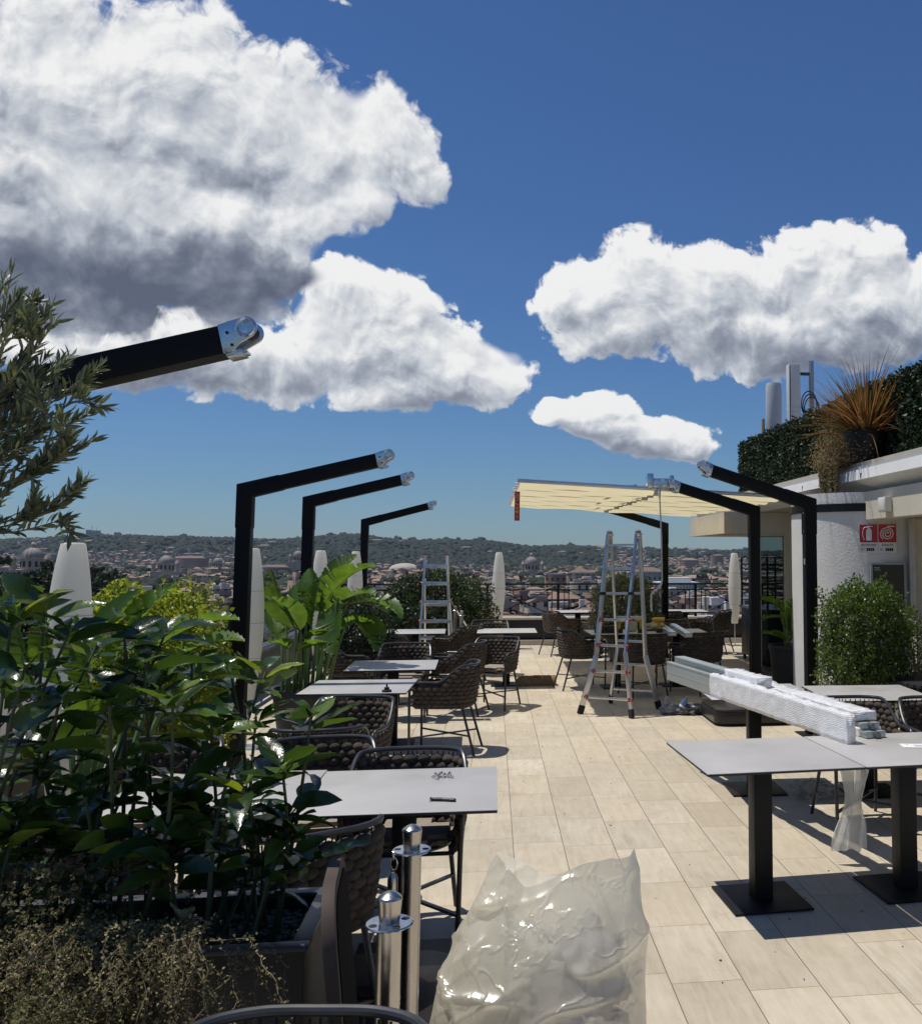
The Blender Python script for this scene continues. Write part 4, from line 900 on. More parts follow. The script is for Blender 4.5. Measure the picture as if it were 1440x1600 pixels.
shrub('clipped_bush', 'tall clipped small-leaved green bush in front of the round plaster wall', 'bush', (3.36, 8.35, 1.02), (.375, .36, .50), 24000, .024, M_box, 21, (.26, .42), 3.4, 26, .5, .34)
shrub('hedge_bush', 'sunlit yellow-green hedge between the nearest white lamp and the tall black post', 'hedge', (at(245, 900, 6.9).x, 6.9, .78), (.46, .5, .76), 24000, .034, M_yel, 22, None, 3.2, 20, .42, .22)
shrub('shrub', 'dark shrub behind the banana plant at the left parapet', 'shrub', (ux(556, 11.9), 12.2, .72), (.42, .4, .55), 9000, .045, M_dshr, 23, (.3, .4), 2.4, 12, .3, .3)
shrub('shrub', 'broad dark green shrub behind the smaller ladder', 'shrub', (ux(680, 16.6), 16.8, .75), (.95, .5, .72), 22000, .055, M_dsh2, 24, (.4, .4), 2.4, 14, .3, .32)
shrub('shrub', 'pale grey-green shrub behind the big ladder', 'shrub', (ux(978, 16.4), 16.4, .82), (.55, .45, .62), 14000, .05, M_osh, 25, (.35, .45), 2.3, 14, .3, .35)
shrub('shrub', 'small green shrub in shade at the right edge beside the clipped bush', 'shrub', (ux(1436, 8.9), 9.0, .85), (.22, .25, .35), 1800, .03, M_dshr, 26, (.2, .5), 2.2, 8, .4, .4)
t = thing('garden_table', 'dark slatted garden table at the right edge beside the clipped bush', 'table', (ux(1448, 8.0), 8.0, 0), .3)
q = MB()
for k in range(9): q.box(-.36, .36, -.36+k*.082, -.36+k*.082+.065, .70, .725)
q.build('tabletop', M_darkp, t, bevel=.004)
for sx in (-1, 1):
    for sy in (-1, 1): MB().tube(spline([(sx*.3, sy*.3, .70), (sx*.34, sy*.34, .5), (sx*.22, sy*.22, .25), (sx*.34, sy*.34, 0)], 6), .013, 8).build('leg', M_black, t)
# second banana plant at far left, bright back-lit leaves
by_ = 4.9; bx_ = ux(150, by_)
def lf3(bpx, tpx, tpy, epx, epy, L, Wd, curl, tears, dy=0, ddy=-.05):
    p = at(tpx, tpy, by_+dy); q_ = at(epx, epy, by_+dy+ddy); return ((bpx-150)/420., dy*.3, p.x-bx_, dy, p.z, q_.x-p.x, ddy, q_.z-p.z, L, Wd, curl, tears)
big_plant('bright back-lit banana plant at far left behind the big-leaved shrub', (bx_, by_, 0), (.3, .5), [
 lf3(140, 130, 1075, 175, 950, .50, .10, .5, 3), lf3(160, 165, 1060, 215, 950, .52, .09, .6, 3), lf3(180, 215, 1040, 300, 960, .55, .11, .9, 7, .2), lf3(120, 60, 1090, 10, 960, .55, .12, .4, 4, .1), lf3(130, 100, 1080, 60, 985, .42, .09, .5, 3, .2),
 lf3(190, 250, 1050, 330, 985, .45, .10, .9, 8, .3), lf3(150, 150, 1100, 120, 1010, .40, .09, .3, 2, -.1), lf3(200, 270, 1080, 330, 1040, .42, .10, .9, 7, .2), lf3(150, 35, 1110, 0, 1010, .45, .11, .4, 3, -.2), lf3(150, 200, 1090, 235, 1005, .4, .08, .5, 3, -.1)])

# ---------------------------------------------------------------- planter and its plants
PX0, PX1, PY0, PY1, PH = -2.35, -.49, 2.75, 3.20, .74
t = thing('planter', 'long dark trough planter at bottom left holding the leafy shrub and trailing plant', 'planter', (0, 0, 0))
q = MB().box(PX0, PX1, PY0, PY0+.02, 0, PH).box(PX0, PX1, PY1-.02, PY1, 0, PH).box(PX1-.02, PX1, PY0+.02, PY1-.02, 0, PH).box(PX0, PX0+.02, PY0+.02, PY1-.02, 0, PH); q.build('trough', mat('planter_metal', (.010, .011, .015), .6, var=.3, vscale=3, bump=.04), t)
q = MB().box(PX0, PX1+.012, PY0-.012, PY0+.035, PH+.002, PH+.014).box(PX0, PX1+.012, PY1-.035, PY1+.012, PH+.002, PH+.014).box(PX1-.035, PX1+.012, PY0+.036, PY1-.036, PH+.002, PH+.014); q.build('rim', mat('planter_rim', (.06, .062, .07), .42), t, bevel=.002)
MB().box(PX0+.021, PX1-.021, PY0+.021, PY1-.021, .4, PH-.055).build('soil', M_soil, t)
r = np.random.default_rng(31); q = MB()
for k in range(1500):
    x, y = r.uniform(PX0+.9, PX1-.03), r.uniform(PY0+.03, PY1-.03); s = r.uniform(.006, .014); q.ell((x, y, PH-.05+r.uniform(0, .012)), (s, s*r.uniform(.6, 1), s*.6), Matrix.Rotation(r.uniform(0, 3), 3, 'Z'), 6, 4)
o = q.build('gravel', mat('grey_gravel', (.13, .12, .11), .9, island=.6), None); tag(o, 'small grey pebbles covering the soil in the planter', 'gravel', kind='stuff')
M_leaf = bpy.data.materials.new('glossy_leaf'); M_leaf.use_nodes = True
n_ = NT(M_leaf.node_tree); bb = M_leaf.node_tree.nodes['Principled BSDF']; isl = n_.n('ShaderNodeNewGeometry').outputs['Random Per Island']; oc = n_.n('ShaderNodeTexCoord').outputs['Object']
fr_n = n_.noise(oc, 30, 3, .6); lc = n_.ramp(isl, [(0, (.010, .027, .010)), (.40, (.020, .050, .015)), (.74, (.042, .088, .021)), (.88, (.085, .15, .026)), (1, (.18, .25, .035))])
lc = n_.mix(n_.mr(fr_n, .35, .7, 0, .35), lc, (.03, .06, .012)); n_.l(lc, bb.inputs['Base Color']); bb.inputs['Roughness'].default_value = .24; bb.inputs['Specular IOR Level'].default_value = .6
bp_ = n_.n('ShaderNodeBump'); n_.l(n_.noise(oc, 70, 3, .6), bp_.inputs['Height']); bp_.inputs['Strength'].default_value = .35; bp_.inputs['Distance'].default_value = .004; n_.l(bp_.outputs[0], bb.inputs['Normal'])
tr_ = n_.n('ShaderNodeBsdfTranslucent'); n_.l(n_.mix(1, lc, (3.2, 2.7, 1.0), 'MULTIPLY'), tr_.inputs[0]); mx_ = n_.n('ShaderNodeMixShader'); mx_.inputs[0].default_value = .30
n_.l(bb.outputs[0], mx_.inputs[1]); n_.l(tr_.outputs[0], mx_.inputs[2]); n_.l(mx_.outputs[0], M_leaf.node_tree.nodes['Material Output'].inputs[0])
def leafy(label, x0, x1, tops, ns, seed, lean=0.0):
    t = thing('broadleaf_shrub', label, 'shrub', ((x0+x1)/2, (PY0+PY1)/2, PH-.05), 0, 'broad-leaved shrubs in the planter'); bx, byy, bz = t.location; r = np.random.default_rng(seed)
    q = MB(); Ps = []; Ds = []; Ns = []; Ls = []; Cs = []
    for i in range(ns):
        k = r.integers(len(tops)); tx, ty, tz = tops[k] if i >= len(tops) else tops[i]
        e = Vector((tx-bx+(0 if i < len(tops) else r.normal()*.08), ty-byy+(0 if i < len(tops) else r.normal()*.10), tz-bz-(0 if i < len(tops) else r.uniform(.05, .75)*(tz-bz))))
        b0 = Vector((r.uniform(x0+.05, x1-.05)-bx, r.uniform(-.16, .16), .0)); b0.x = .55*b0.x+.45*min(max(e.x, x0-bx+.05), x1-bx-.05)
        st = spline([b0, b0.lerp(e, .45)+Vector((r.normal()*.03, r.normal()*.03, .05)), e], 8); q.tube(st, [.008-.0045*j/len(st) for j in range(len(st))], 6)
        tan = (st[-1]-st[-3]).normalized(); nl = r.integers(5, 8); ph = r.uniform(0, TAU)
        for j in range(nl+7):                        # whorl at the tip, pairs down the stem
            a = ph+j*2.4
            if j < nl: p = st[-1]-tan*.012*j; up_ = .80-.09*j
            else:
                s_ = st[max(2, len(st)-2-int((j-nl)*1.6))]; p = s_; up_ = r.uniform(-.05, .6)
            d = Vector((math.cos(a), math.sin(a), up_)).normalized(); L_ = .172*r.uniform(.42, 1.0)**.8*(.62 if j < 2 else 1)
            Ps.append(p); Ds.append(d); nn = Vector((0, 0, 1))-d*d.z; nn = nn+Vector(r.normal(size=3))*.38; Ns.append(nn); Ls.append(L_); Cs.append(r.uniform(.0, .45))
    q.build('stem', mat('green_stem', (.06, .075, .03), .6, var=.3), t)
    Ls = np.array(Ls); V_, F_ = leafmesh(np.array(Ps)+np.array(Ds)*.012, np.array(Ds), np.array(Ns), Ls, Ls*.215, 7, .42, np.array(Cs), .78)
    wob = r.normal(size=V_.shape)*.0012; npmesh('leaves', V_+wob, F_, M_leaf, t)
    return t
def tp(px, py, Y): p = at(px, py, 2.98+(Y-3.5)*.8); return (p.x, p.y, p.z)
leafy('glossy big-leaved shrub filling the far left below the nearest lamp', -1.7, -1.2, [tp(20, 955, 3.5), tp(70, 930, 3.7), tp(110, 985, 3.4), tp(40, 1040, 3.3), tp(150, 1010, 3.8), tp(95, 1090, 3.3)], 10, 41)
leafy('glossy big-leaved shrub in the middle of the planter, reaching over the hedge', -1.25, -.85, [tp(195, 975, 3.6), tp(260, 985, 3.7), tp(225, 1040, 3.4), tp(300, 1035, 3.7), tp(170, 1090, 3.3), tp(270, 1090, 3.3)], 8, 42)
leafy('glossy big-leaved shrub at the planter end, leaning over the near grey table', -.88, -.55, [tp(415, 1050, 3.6), tp(360, 1045, 3.8), tp(400, 1120, 3.5), tp(487, 1110, 3.5), tp(330, 1130, 3.4), tp(440, 1190, 3.3)], 9, 43)
leafy('low glossy sprays of dark leaves at the right end of the planter', -.80, -.53, [tp(380, 1230, 3.3), tp(455, 1275, 3.4), tp(500, 1345, 3.45), tp(420, 1300, 3.4), tp(300, 1290, 3.4)], 5, 44)
leafy('low dark leaves at the left end of the planter above the trailing plant', -1.5, -.95, [tp(60, 1180, 3.5), tp(130, 1230, 3.4), tp(210, 1200, 3.5), tp(270, 1260, 3.4), tp(30, 1280, 3.4)], 7, 45)
t = thing('trailing_plant', 'grey-brown small-leaved trailing plant spilling over the planter front', 'plant', (-1.10, PY0, PH)); t.scale = (.82, .82, .82); r = np.random.default_rng(51); n = 6400
xx = r.uniform(-.80, .34, n); y0 = np.array([mnoise.noise(Vector((x*2.2, 3.3, 0)))+.5*mnoise.noise(Vector((x*6, 1.3, 0))) for x in xx])
zt = .27+.10*y0-np.clip(xx+.02, 0, 1)*.55; vv = r.random(n); lenx = .96-np.clip(xx-.02, 0, 1)*1.6
zz = zt-vv**1.05*lenx; out = .05+.24*np.sin(np.clip(vv*1.15, 0, 1)*PI)**.7*(1-np.clip(xx-.1, 0, 1)*2.2)
lump = np.array([mnoise.noise(Vector((x*5, 0, z*5)))+.6*mnoise.noise(Vector((x*13, 5, z*13))) for x, z in zip(xx, zz)])
yy = -out*(1+.7*lump)+r.random(n)**1.5*.12+.02; top = vv < .26; yy[top] += r.random(top.sum())*.30; zz[top] += .05*r.random(top.sum())
C0 = np.stack([xx, yy, zz], 1); C0 = C0[lump > -.30]; m = len(C0); ax_ = unit(rdir(m, r)*.8+np.array([0, -.5, .5])); KL = 13
s_ = r.uniform(.55, 1.3, m)**1.3; P = np.repeat(C0, KL, 0)+r.normal(size=(m*KL, 3))*.0055*np.repeat(s_, KL)[:, None]; k = len(P)
V_, F_ = leafmesh(P, unit(rdir(k, r)+np.repeat(ax_, KL, 0)*.9), rdir(k, r), r.uniform(.007, .013, k)*np.repeat(s_, KL), r.uniform(.003, .0048, k)*np.repeat(s_, KL), 1, .2, .2)
npmesh('foliage', V_, F_, mat('grey_brown_leaf', (.155, .148, .082), .8, var=.6, vscale=11, island=.5, trans=.3), t)
q = MB(); LV = []
for i in range(330):
    x = r.uniform(-.75, .42) if i > 16 else r.uniform(.25, .70); z = (.10 if x < .5 else .02)+r.uniform(-.03, .03); pts = [Vector((x, -.02 if i > 16 else -.06, z))]; d = Vector((r.normal()*.6+(.5 if i <= 16 else 0), -1, .25)).normalized()
    for s in range(r.integers(8, 20)):
        d = (d+Vector((r.normal()*.4, r.normal()*.22, -.24+r.normal()*.22))).normalized(); nx = pts[-1]+d*.032
        if nx.y > -.03 and nx.z < 0: nx.y = -.03
        pts.append(nx)
    q.tube(pts, .0011 if i > 16 else .0016, 4)
    for p in pts[::1]:
        for _ in range(5): LV.append(p+Vector(r.normal(size=3))*.007)
q.build('stem', mat('dry_stem', (.17, .12, .075), .8), t); LV = np.array(LV); k = len(LV)
V_, F_ = leafmesh(LV, rdir(k, r), rdir(k, r), .011, .0042, 1, .2, .2); npmesh('sprig', V_, F_, mat('pale_sprig', (.25, .23, .13), .7, island=.5, trans=.25), t)

# ---------------------------------------------------------------- olive tree (left edge)
M_oli = mat('olive_leaf', (.135, .16, .105), .42, island=.5, trans=.22, tcol=(.17, .21, .08), spec=.5)
OY = 2.95; ob = at(-60, 1000, OY); t = thing('olive_tree', 'olive tree with narrow grey-green leaves reaching in from the left edge', 'tree', (ob.x-.1, OY+.03, 0)); base = Vector(t.location)
r = np.random.default_rng(61); wood = MB(); P = []; D = []; Nn = []; Ls = []
wood.tube(spline([(0, 0, .69), (.03, .05, 1.1), (-.02, .02, 1.5), (.0, .1, 2.2), (.03, .15, 2.75)], 6), [.05-.036*i/24 for i in range(25)], 10)
def twig(a, b, lift=.04, side=True, n=None):
    a = Vector(a); b = Vector(b); L = (b-a).length; mid = a.lerp(b, .5)+Vector((0, 0, -lift if b.z > a.z else lift)); st = spline([a, mid, b], 10); wood.tube(st, [.0042-.0032*i/len(st) for i in range(len(st))], 5)
    for i in range(5, len(st)):
        p = st[i]; tn = (st[i]-st[i-1]).normalized(); ax = tn.orthogonal().normalized(); ax.rotate(Matrix.Rotation(r.uniform(0, TAU), 3, tn))
        for s in (-1, 1):
            d = (tn*.95+ax*s*.75+Vector((0, 0, .38))+Vector(r.normal(size=3))*.16).normalized(); P.append(p); D.append(d); Nn.append(Vector(r.normal(size=3))+Vector((0, -.4, .6))); Ls.append(r.uniform(.036, .058))
    P.append(st[-1]); D.append((st[-1]-st[-2]).normalized()); Nn.append(Vector(r.normal(size=3))); Ls.append(.05)
    if side:
        for s in range(n or max(1, int(L/.16))):
            i = r.integers(6, len(st)-2); tn = (st[i+1]-st[i]).normalized(); dd = (tn+Vector(r.normal(size=3))*.6+Vector((0, 0, .25))).normalized(); twig(st[i], st[i]+dd*r.uniform(.07, .13), .01, False)
tips = [((-30, 640), (18, 425)), ((-30, 640), (28, 470)), ((-30, 640), (78, 480)), ((-30, 640), (85, 505)), ((-40, 700), (70, 560)), ((-40, 700), (108, 560)), ((-40, 700), (130, 590)), ((-40, 720), (125, 615)), ((-50, 740), (100, 650)), ((-50, 750), (95, 700)), ((-50, 770), (143, 690)), ((-50, 770), (120, 705)), ((-60, 790), (60, 735)),
        ((-60, 830), (112, 768)), ((-60, 830), (88, 790)), ((-60, 830), (98, 812)), ((-60, 830), (20, 760)), ((-40, 650), (10, 520)), ((-40, 660), (25, 580)), ((-50, 720), (40, 640)), ((-50, 730), (30, 690)), ((-40, 600), (5, 440)), ((-40, 700), (90, 610)), ((-40, 700), (60, 600)), ((-50, 750), (70, 670))]
for (a, b) in tips:
    ya = OY+r.normal()*.10; p = at(*a, OY+.02)-base; e = at(*b, ya)-base; twig(p, e, .02)
    if r.random() < .12: twig(p+Vector(r.normal(size=3))*.03, e+Vector((-.08, .12*r.normal(), -.05))+Vector(r.normal(size=3))*.05, .02)
for a in (600, 640, 700, 740, 790, 830): p = at(-45, a, OY)-base; wood.tube(spline([(0, .05, p.z-.25), (p.x*.6, .05, p.z-.1), tuple(p)], 5), [.014-.001*i for i in range(11)], 6)
wood.build('trunk', mat('olive_bark', (.16, .14, .11), .85, var=.3, bump=.5), t)
Ls = np.array(Ls); V_, F_ = leafmesh(np.array(P), np.array(D), np.array(Nn), Ls, Ls*.108, 3, .3, .12, 1.0); npmesh('crown', V_, F_, M_oli, t)
# ---------------------------------------------------------------- plastic bag
def film(name, tint, bubbles=0, milky=.35, rough=.16, wave=14, wstr=.6, tlw=.55):
    m = bpy.data.materials.new(name); m.use_nodes = True; n = NT(m.node_tree); b = m.node_tree.nodes['Principled BSDF']; oc = n.n('ShaderNodeTexCoord').outputs['Object']
    b.inputs['Base Color'].default_value = (*tint, 1); b.inputs['Roughness'].default_value = rough; b.inputs['Specular IOR Level'].default_value = .8; b.inputs['Coat Weight'].default_value = .3
    hgt = n.noise(oc, wave, 5, .55, 1.2)
    if bubbles:
        vo = n.n('ShaderNodeTexVoronoi', feature='F1'); n.l(oc, vo.inputs['Vector']); vo.inputs['Scale'].default_value = bubbles; vo.inputs['Randomness'].default_value = .35
        hgt = n.math('ADD', n.math('MULTIPLY', hgt, .8), n.mr(vo.outputs['Distance'], .15, .5, 1, 0))
    bp = n.n('ShaderNodeBump'); n.l(hgt, bp.inputs['Height']); bp.inputs['Strength'].default_value = wstr; bp.inputs['Distance'].default_value = .01; n.l(bp.outputs[0], b.inputs['Normal'])
    tl = n.n('ShaderNodeBsdfTranslucent'); tl.inputs[0].default_value = (*tint, 1); a = n.n('ShaderNodeMixShader'); a.inputs[0].default_value = tlw; n.l(b.outputs[0], a.inputs[1]); n.l(tl.outputs[0], a.inputs[2])
    tp_ = n.n('ShaderNodeBsdfTransparent'); tp_.inputs[0].default_value = (.93, .93, .90, 1); c = n.n('ShaderNodeMixShader')
    f = n.mr(n.noise(oc, 5, 4, .6), .3, .7, milky-.16, milky+.16); n.l(f, c.inputs[0]); n.l(tp_.outputs[0], c.inputs[1]); n.l(a.outputs[0], c.inputs[2]); n.l(c.outputs[0], m.node_tree.nodes['Material Output'].inputs[0])
    return m
M_bag = film('cloudy_bag_film', (.74, .71, .61), 0, .70, .11, 4, .12)
def bagfilm():
    m = bpy.data.materials.new('thin_bag_film'); m.use_nodes = True; n = NT(m.node_tree); b = m.node_tree.nodes['Principled BSDF']; oc = n.n('ShaderNodeTexCoord').outputs['Object']
    b.inputs['Base Color'].default_value = (.95, .89, .74, 1); b.inputs['Roughness'].default_value = .35; b.inputs['Specular IOR Level'].default_value = .5
    cr = n.noise(n.vm('MULTIPLY', oc, (1.2, 1, 1)), 7, 2.5, .5, .5); fine = n.noise(oc, 30, 3, .5, .3)
    rg = n.math('ABSOLUTE', n.math('SUBTRACT', cr, .5)); hgt = n.math('ADD', n.mr(rg, 0, .05, 1, 0), n.math('MULTIPLY', fine, .13))
    bp = n.n('ShaderNodeBump'); n.l(hgt, bp.inputs['Height']); bp.inputs['Strength'].default_value = .4; bp.inputs['Distance'].default_value = .010
    n.l(bp.outputs[0], b.inputs['Normal']); tl = n.n('ShaderNodeBsdfTranslucent'); tl.inputs[0].default_value = (1.0, .955, .81, 1); a = n.n('ShaderNodeMixShader'); a.inputs[0].default_value = .66; n.l(b.outputs[0], a.inputs[1]); n.l(tl.outputs[0], a.inputs[2])
    t = n.n('ShaderNodeBsdfTransparent'); t.inputs[0].default_value = (.98, .97, .93, 1); c = n.n('ShaderNodeMixShader'); n.l(n.mr(n.noise(oc, 4, 3, .6), .3, .7, .55, .85), c.inputs[0]); n.l(t.outputs[0], c.inputs[1]); n.l(a.outputs[0], c.inputs[2])
    g = n.n('ShaderNodeBsdfGlossy'); g.inputs['Roughness'].default_value = .20; n.l(bp.outputs[0], g.inputs['Normal']); d = n.n('ShaderNodeMixShader'); lw = n.n('ShaderNodeLayerWeight'); lw.inputs[0].default_value = .25; n.l(n.mr(lw.outputs['Facing'], 0, 1, .06, .28), d.inputs[0]); n.l(c.outputs[0], d.inputs[1]); n.l(g.outputs[0], d.inputs[2]); n.l(d.outputs[0], m.node_tree.nodes['Material Output'].inputs[0]); return m
M_bag = bagfilm()
M_bub = film('bubble_wrap_film', (.985, .985, .985), 95, 1.2, .30, 34, .55, .10)
M_bub2 = film('thin_bubble_film', (.92, .92, .90), 120, .85, .2, 16, .7)
t = thing('plastic_bag', 'large translucent plastic sack stuffed with wrapping, standing open at the bottom centre', 'bag', (.155, 3.42, 0))
na, nz_ = 260, 110; V_ = []
cr_ = random.Random(17); CRS = []
for k in range(46):
    th = cr_.choice((.55, .75, .35, 2.2, 1.3, -.2))+cr_.gauss(0, .22); CRS.append((k % 3 > 0, cr_.uniform(-.36, .38), cr_.uniform(.08, .74), math.cos(th), math.sin(th), cr_.uniform(.07, .30), cr_.uniform(.007, .026), cr_.choice((1, 1, -.8))*cr_.uniform(.010, .034)))
def ridg(x, y, z, s):
    v = mnoise.noise(Vector((x*s, y*s, z*s))); return 1-abs(v)*2.6
def rimh(c, s_):
    fr_ = np.interp(c, [-1, -.8, -.6, -.2, .23, .7, .88, 1], [.765, .735, .68, .70, .757, .745, .750, .765]); bk_ = np.interp(c, [-1, -.75, -.3, .3, .8, 1], [.765, .735, .67, .61, .67, .765])
    k = .5-.5*max(-1, min(1, s_*2.2)); return bk_*(1-k)+fr_*k
for i in range(nz_+1):
    f = i/nz_
    for j in range(na):
        a = TAU*j/na; c, s_ = math.cos(a), math.sin(a); e = 2/(3.2-1.5*f**2); cc = abs(c)**e*(1 if c > 0 else -1); ss = abs(s_)**e*(1 if s_ > 0 else -1)
        z = rimh(cc, s_)*f; xl = -.385+.245*f**1.7; xr = .385+.03*math.sin(f*PI)-.01*f; x = (xl+xr)/2+(xr-xl)/2*cc
        ry = (.27+.04*math.sin(f*PI))*(1-.62*f**2.6); y = ry*ss
        nv = Vector((cc*.6, ss, 0)); nv = nv.normalized() if nv.length > 0 else nv
        sd_ = 1 if ss < 0 else 0; d = 0
        for (k0, x0_, z0_, dx_, dz_, ln_, wd_, am_) in CRS:
            if k0 != sd_: continue
            rx_, rz_ = x-x0_, z-z0_; tt = rx_*dx_+rz_*dz_; pp = rx_*dz_-rz_*dx_+.035*math.sin(tt*9+x0_*20)
            d += am_*math.exp(-abs(pp)/wd_)*max(0, 1-(tt/ln_)**2)
        d = d*min(1, abs(ss)*2.2)+.012*ridg(x+z*.9, y*1.5, z-x*.7, 2.2)+.0015*ridg(x, y, z, 15)
        d *= (.6+.6*f)*(1-.6*max(0, f-.85)/.15); x += nv.x*(d-.02); y += nv.y*(d-.02)
        V_.append((x, y, z+.010*ridg(x+2, y, 0, 5)*f**3))
F_ = [(i*na+j, i*na+(j+1) % na, (i+1)*na+(j+1) % na, (i+1)*na+j) for i in range(nz_) for j in range(na)]
npmesh('film', V_, F_, M_bag, t)
r = np.random.default_rng(71)
def crumple(rad, seed, nu=48, nv=30, amp=.4, s=2.6):
    mb = MB(); mb.ell((0, 0, 0), (1, 1, 1), None, nu, nv); out = []
    for v in mb.v:
        v = Vector(v); d = 1+amp*mnoise.noise(v*s+Vector((seed, 0, 0)))*1.1+amp*.6*(1-abs(mnoise.noise(v*s*2.3+Vector((0, seed, 0))))*2.5)*.5; out.append((v.x*rad[0]*d, v.y*rad[1]*d, v.z*rad[2]*d))
    mb.v = out; return mb
for (x, y, z, rr_, mm, nm) in ((-.03, .02, .36, (.17, .13, .14), M_bub2, 'wrapping'), (.19, .04, .34, (.13, .12, .14), mat('grey_scrap', (.30, .30, .31), .8), 'scrap'), (-.10, .03, .14, (.13, .13, .13), M_bub2, 'wrapping'), (.12, -.06, .14, (.20, .14, .13), mat('mauve_card', (.24, .20, .23), .6), 'card')):
    o = crumple(rr_, x*9).build(nm, mm, t, loc=(x, y, z), sharp=180); tag(o, None, None)
tx = text_mesh('fim', .085, mat('sign_ink', (.02, .02, .02), .6), t, (-.03, -.352, .285), (PI/2, 0, R_(2)), 'print', scale=(-1, 1, 1)); tx.rotation_euler = (PI/2, R_(180), R_(4)); tx.scale = (1, 1, 1)

# ---------------------------------------------------------------- wrapped profiles on the right tables
near = Vector((2.005, 5.20, .752)); far = Vector((1.50, 8.05, .752)); dirp = (far-near).normalized(); sdv = Vector((dirp.y, -dirp.x, 0))
def wrapbox(w, h, L, seed, mb=None, amp=.0048, flare=1):
    mb = MB(); ny = int(L/.016); per = []; 
    for k in range(7): per.append((-w/2, h*k/7))
    for k in range(4): per.append((-w/2+w*k/4, h))
    for k in range(7): per.append((w/2, h-h*k/7))
    for k in range(4): per.append((w/2-w*k/4, 0))
    n = len(per)
    for i in range(ny+1):
        y = L*i/ny
        for (x, z) in per:
            fold = (1-abs(mnoise.noise(Vector((seed, y*11, 0))))*3); d = amp*(mnoise.noise(Vector((x*30, y*13, z*16+seed)))*1.6+.7*fold+.6*mnoise.noise(Vector((x*60, y*44, z*30))))
            nx = (1 if x > 0 else -1) if abs(abs(x)-w/2) < 1e-6 else 0; nzz = (1 if z > h/2 else 0) if (z < 1e-6 or z > h-1e-6) else 0
            mb.v.append((x+nx*d, y, max(0, z+nzz*d*1.3)))
    for i in range(ny):
        for j in range(n): j2 = (j+1) % n; mb.f.append((i*n+j, i*n+j2, (i+1)*n+j2, (i+1)*n+j))
    mb.f.append(tuple(range(n))[::-1]); mb.f.append(tuple(ny*n+j for j in range(n))); return mb
az = math.atan2(-dirp.x, dirp.y)
M_prof = mat('grey_green_aluminium', (.40, .44, .43), .38, .35, var=.05)
def profile(x, y, z, L, w, h, wraps, label, wl0, wl1, tape=False):
    t = thing('awning_profile', label, 'aluminium profile', (x, y, z), az, 'aluminium profiles lying across the right tables')
    MB().box(-w/2+.006, w/2-.006, .01, L, .004, h-.006).box(-w/2+.004, w/2-.004, .012, L-.002, h*.42, h*.46).box(-w/2+.003, w/2-.003, .012, L-.003, h-.022, h-.008).build('profile', M_prof, t, bevel=.002)
    if wl1 > wl0:
        o = wrapbox(w+.006, h+.004, wl1-wl0, x*7+z*30).build('bubble_wrap', M_bub, t, loc=(0, wl0-.005, 0), sharp=180)
    if tape:
        MB().tube([(0, -.012, h/2), (0, .10, h/2)], h*.42, 14).build('end_roll', mat('tape_grey', (.16, .16, .165), .3, .5), t); 
    return t
profile(near.x, near.y, .752, 2.9, .052, .162, 1, 'tall wrapped profile standing on edge, foremost of the bundle', 0, 1.95)
p2 = near+sdv*.20+dirp*.04
profile(p2.x+.02, p2.y+.06, .752, 2.6, .14, .045, 1, 'lowest flat wrapped profile of the bundle, ending in a grey rolled end', .08, 2.0, True)
profile(p2.x+.005, p2.y+.10, .799, 2.7, .13, .040, 1, 'middle flat wrapped profile of the bundle with a grey rolled end', .16, 1.8, True)
profile(p2.x-.01, p2.y+.16, .841, 2.55, .14, .048, 1, 'top wrapped profile of the bundle, loosely covered', 0, 2.15)
profile(near.x+sdv.x*.10+dirp.x*1.3, near.y+dirp.y*1.3, .895, 1.62, .10, .06, 1, 'bare grey-green channel lying on top of the far half of the bundle', 0, .55)
# hanging strip of bubble wrap under the table seam
t = thing('bubble_wrap_strip', 'strip of bubble wrap hanging from the table seam nearly to the floor', 'bubble wrap', (2.13, 5.50, 0)); V_ = []; nx_, nz2 = 46, 60
for i in range(nz2+1):
    f = i/nz2; z = .745-f*.665; wd = .098*(1-.50*math.exp(-((f-.58)/.2)**2))+.012*f
    for j in range(nx_+1):
        g_ = j/nx_*2-1; V_.append((g_*wd-.015*f+.02*math.sin(f*4), .018*math.sin(g_*7+f*2)*(1+.8*math.exp(-((f-.58)/.25)**2))+.012*mnoise.noise((g_*3, f*6, 2)), z+.006*math.sin(g_*9)*f))
npmesh('wrap', V_, [(i*(nx_+1)+j, i*(nx_+1)+j+1, (i+1)*(nx_+1)+j+1, (i+1)*(nx_+1)+j) for i in range(nz2) for j in range(nx_)], M_bub2, t)
t = thing('plastic_scrap', 'crumpled scrap of clear plastic film on the shaded floor under the right tables', 'plastic film', (fl(1268, 1243).x, 7.05, .05))
crumple((.13, .10, .055), 4.4, 60, 30, .8, 3.2).build('film', film('clear_scrap', (.6, .6, .6), 0, .3, .1, 20, .8), t, sharp=180)
# papers
p = fl(1428, 1166, .7525); t = thing('paper_sheet', 'folded white printed leaflet on the right table', 'paper', (p.x+.03, p.y, .7525), R_(-10))
MB().box(-.10, .10, -.05, .055, 0, .0012).build('sheet', mat('paper_white', (.75, .75, .74), .8), t)
q = MB()
for k in range(4): q.box(-.03, .06-.01*k, -.025+k*.014, -.020+k*.014, .0013, .0016)
q.lathe([(0, .0013), (.007, .0013), (.007, .0016), (0, .0016)], 10, (-.06, .035, 0)); q.build('print', mat('print_grey', (.25, .25, .3), .8), t)

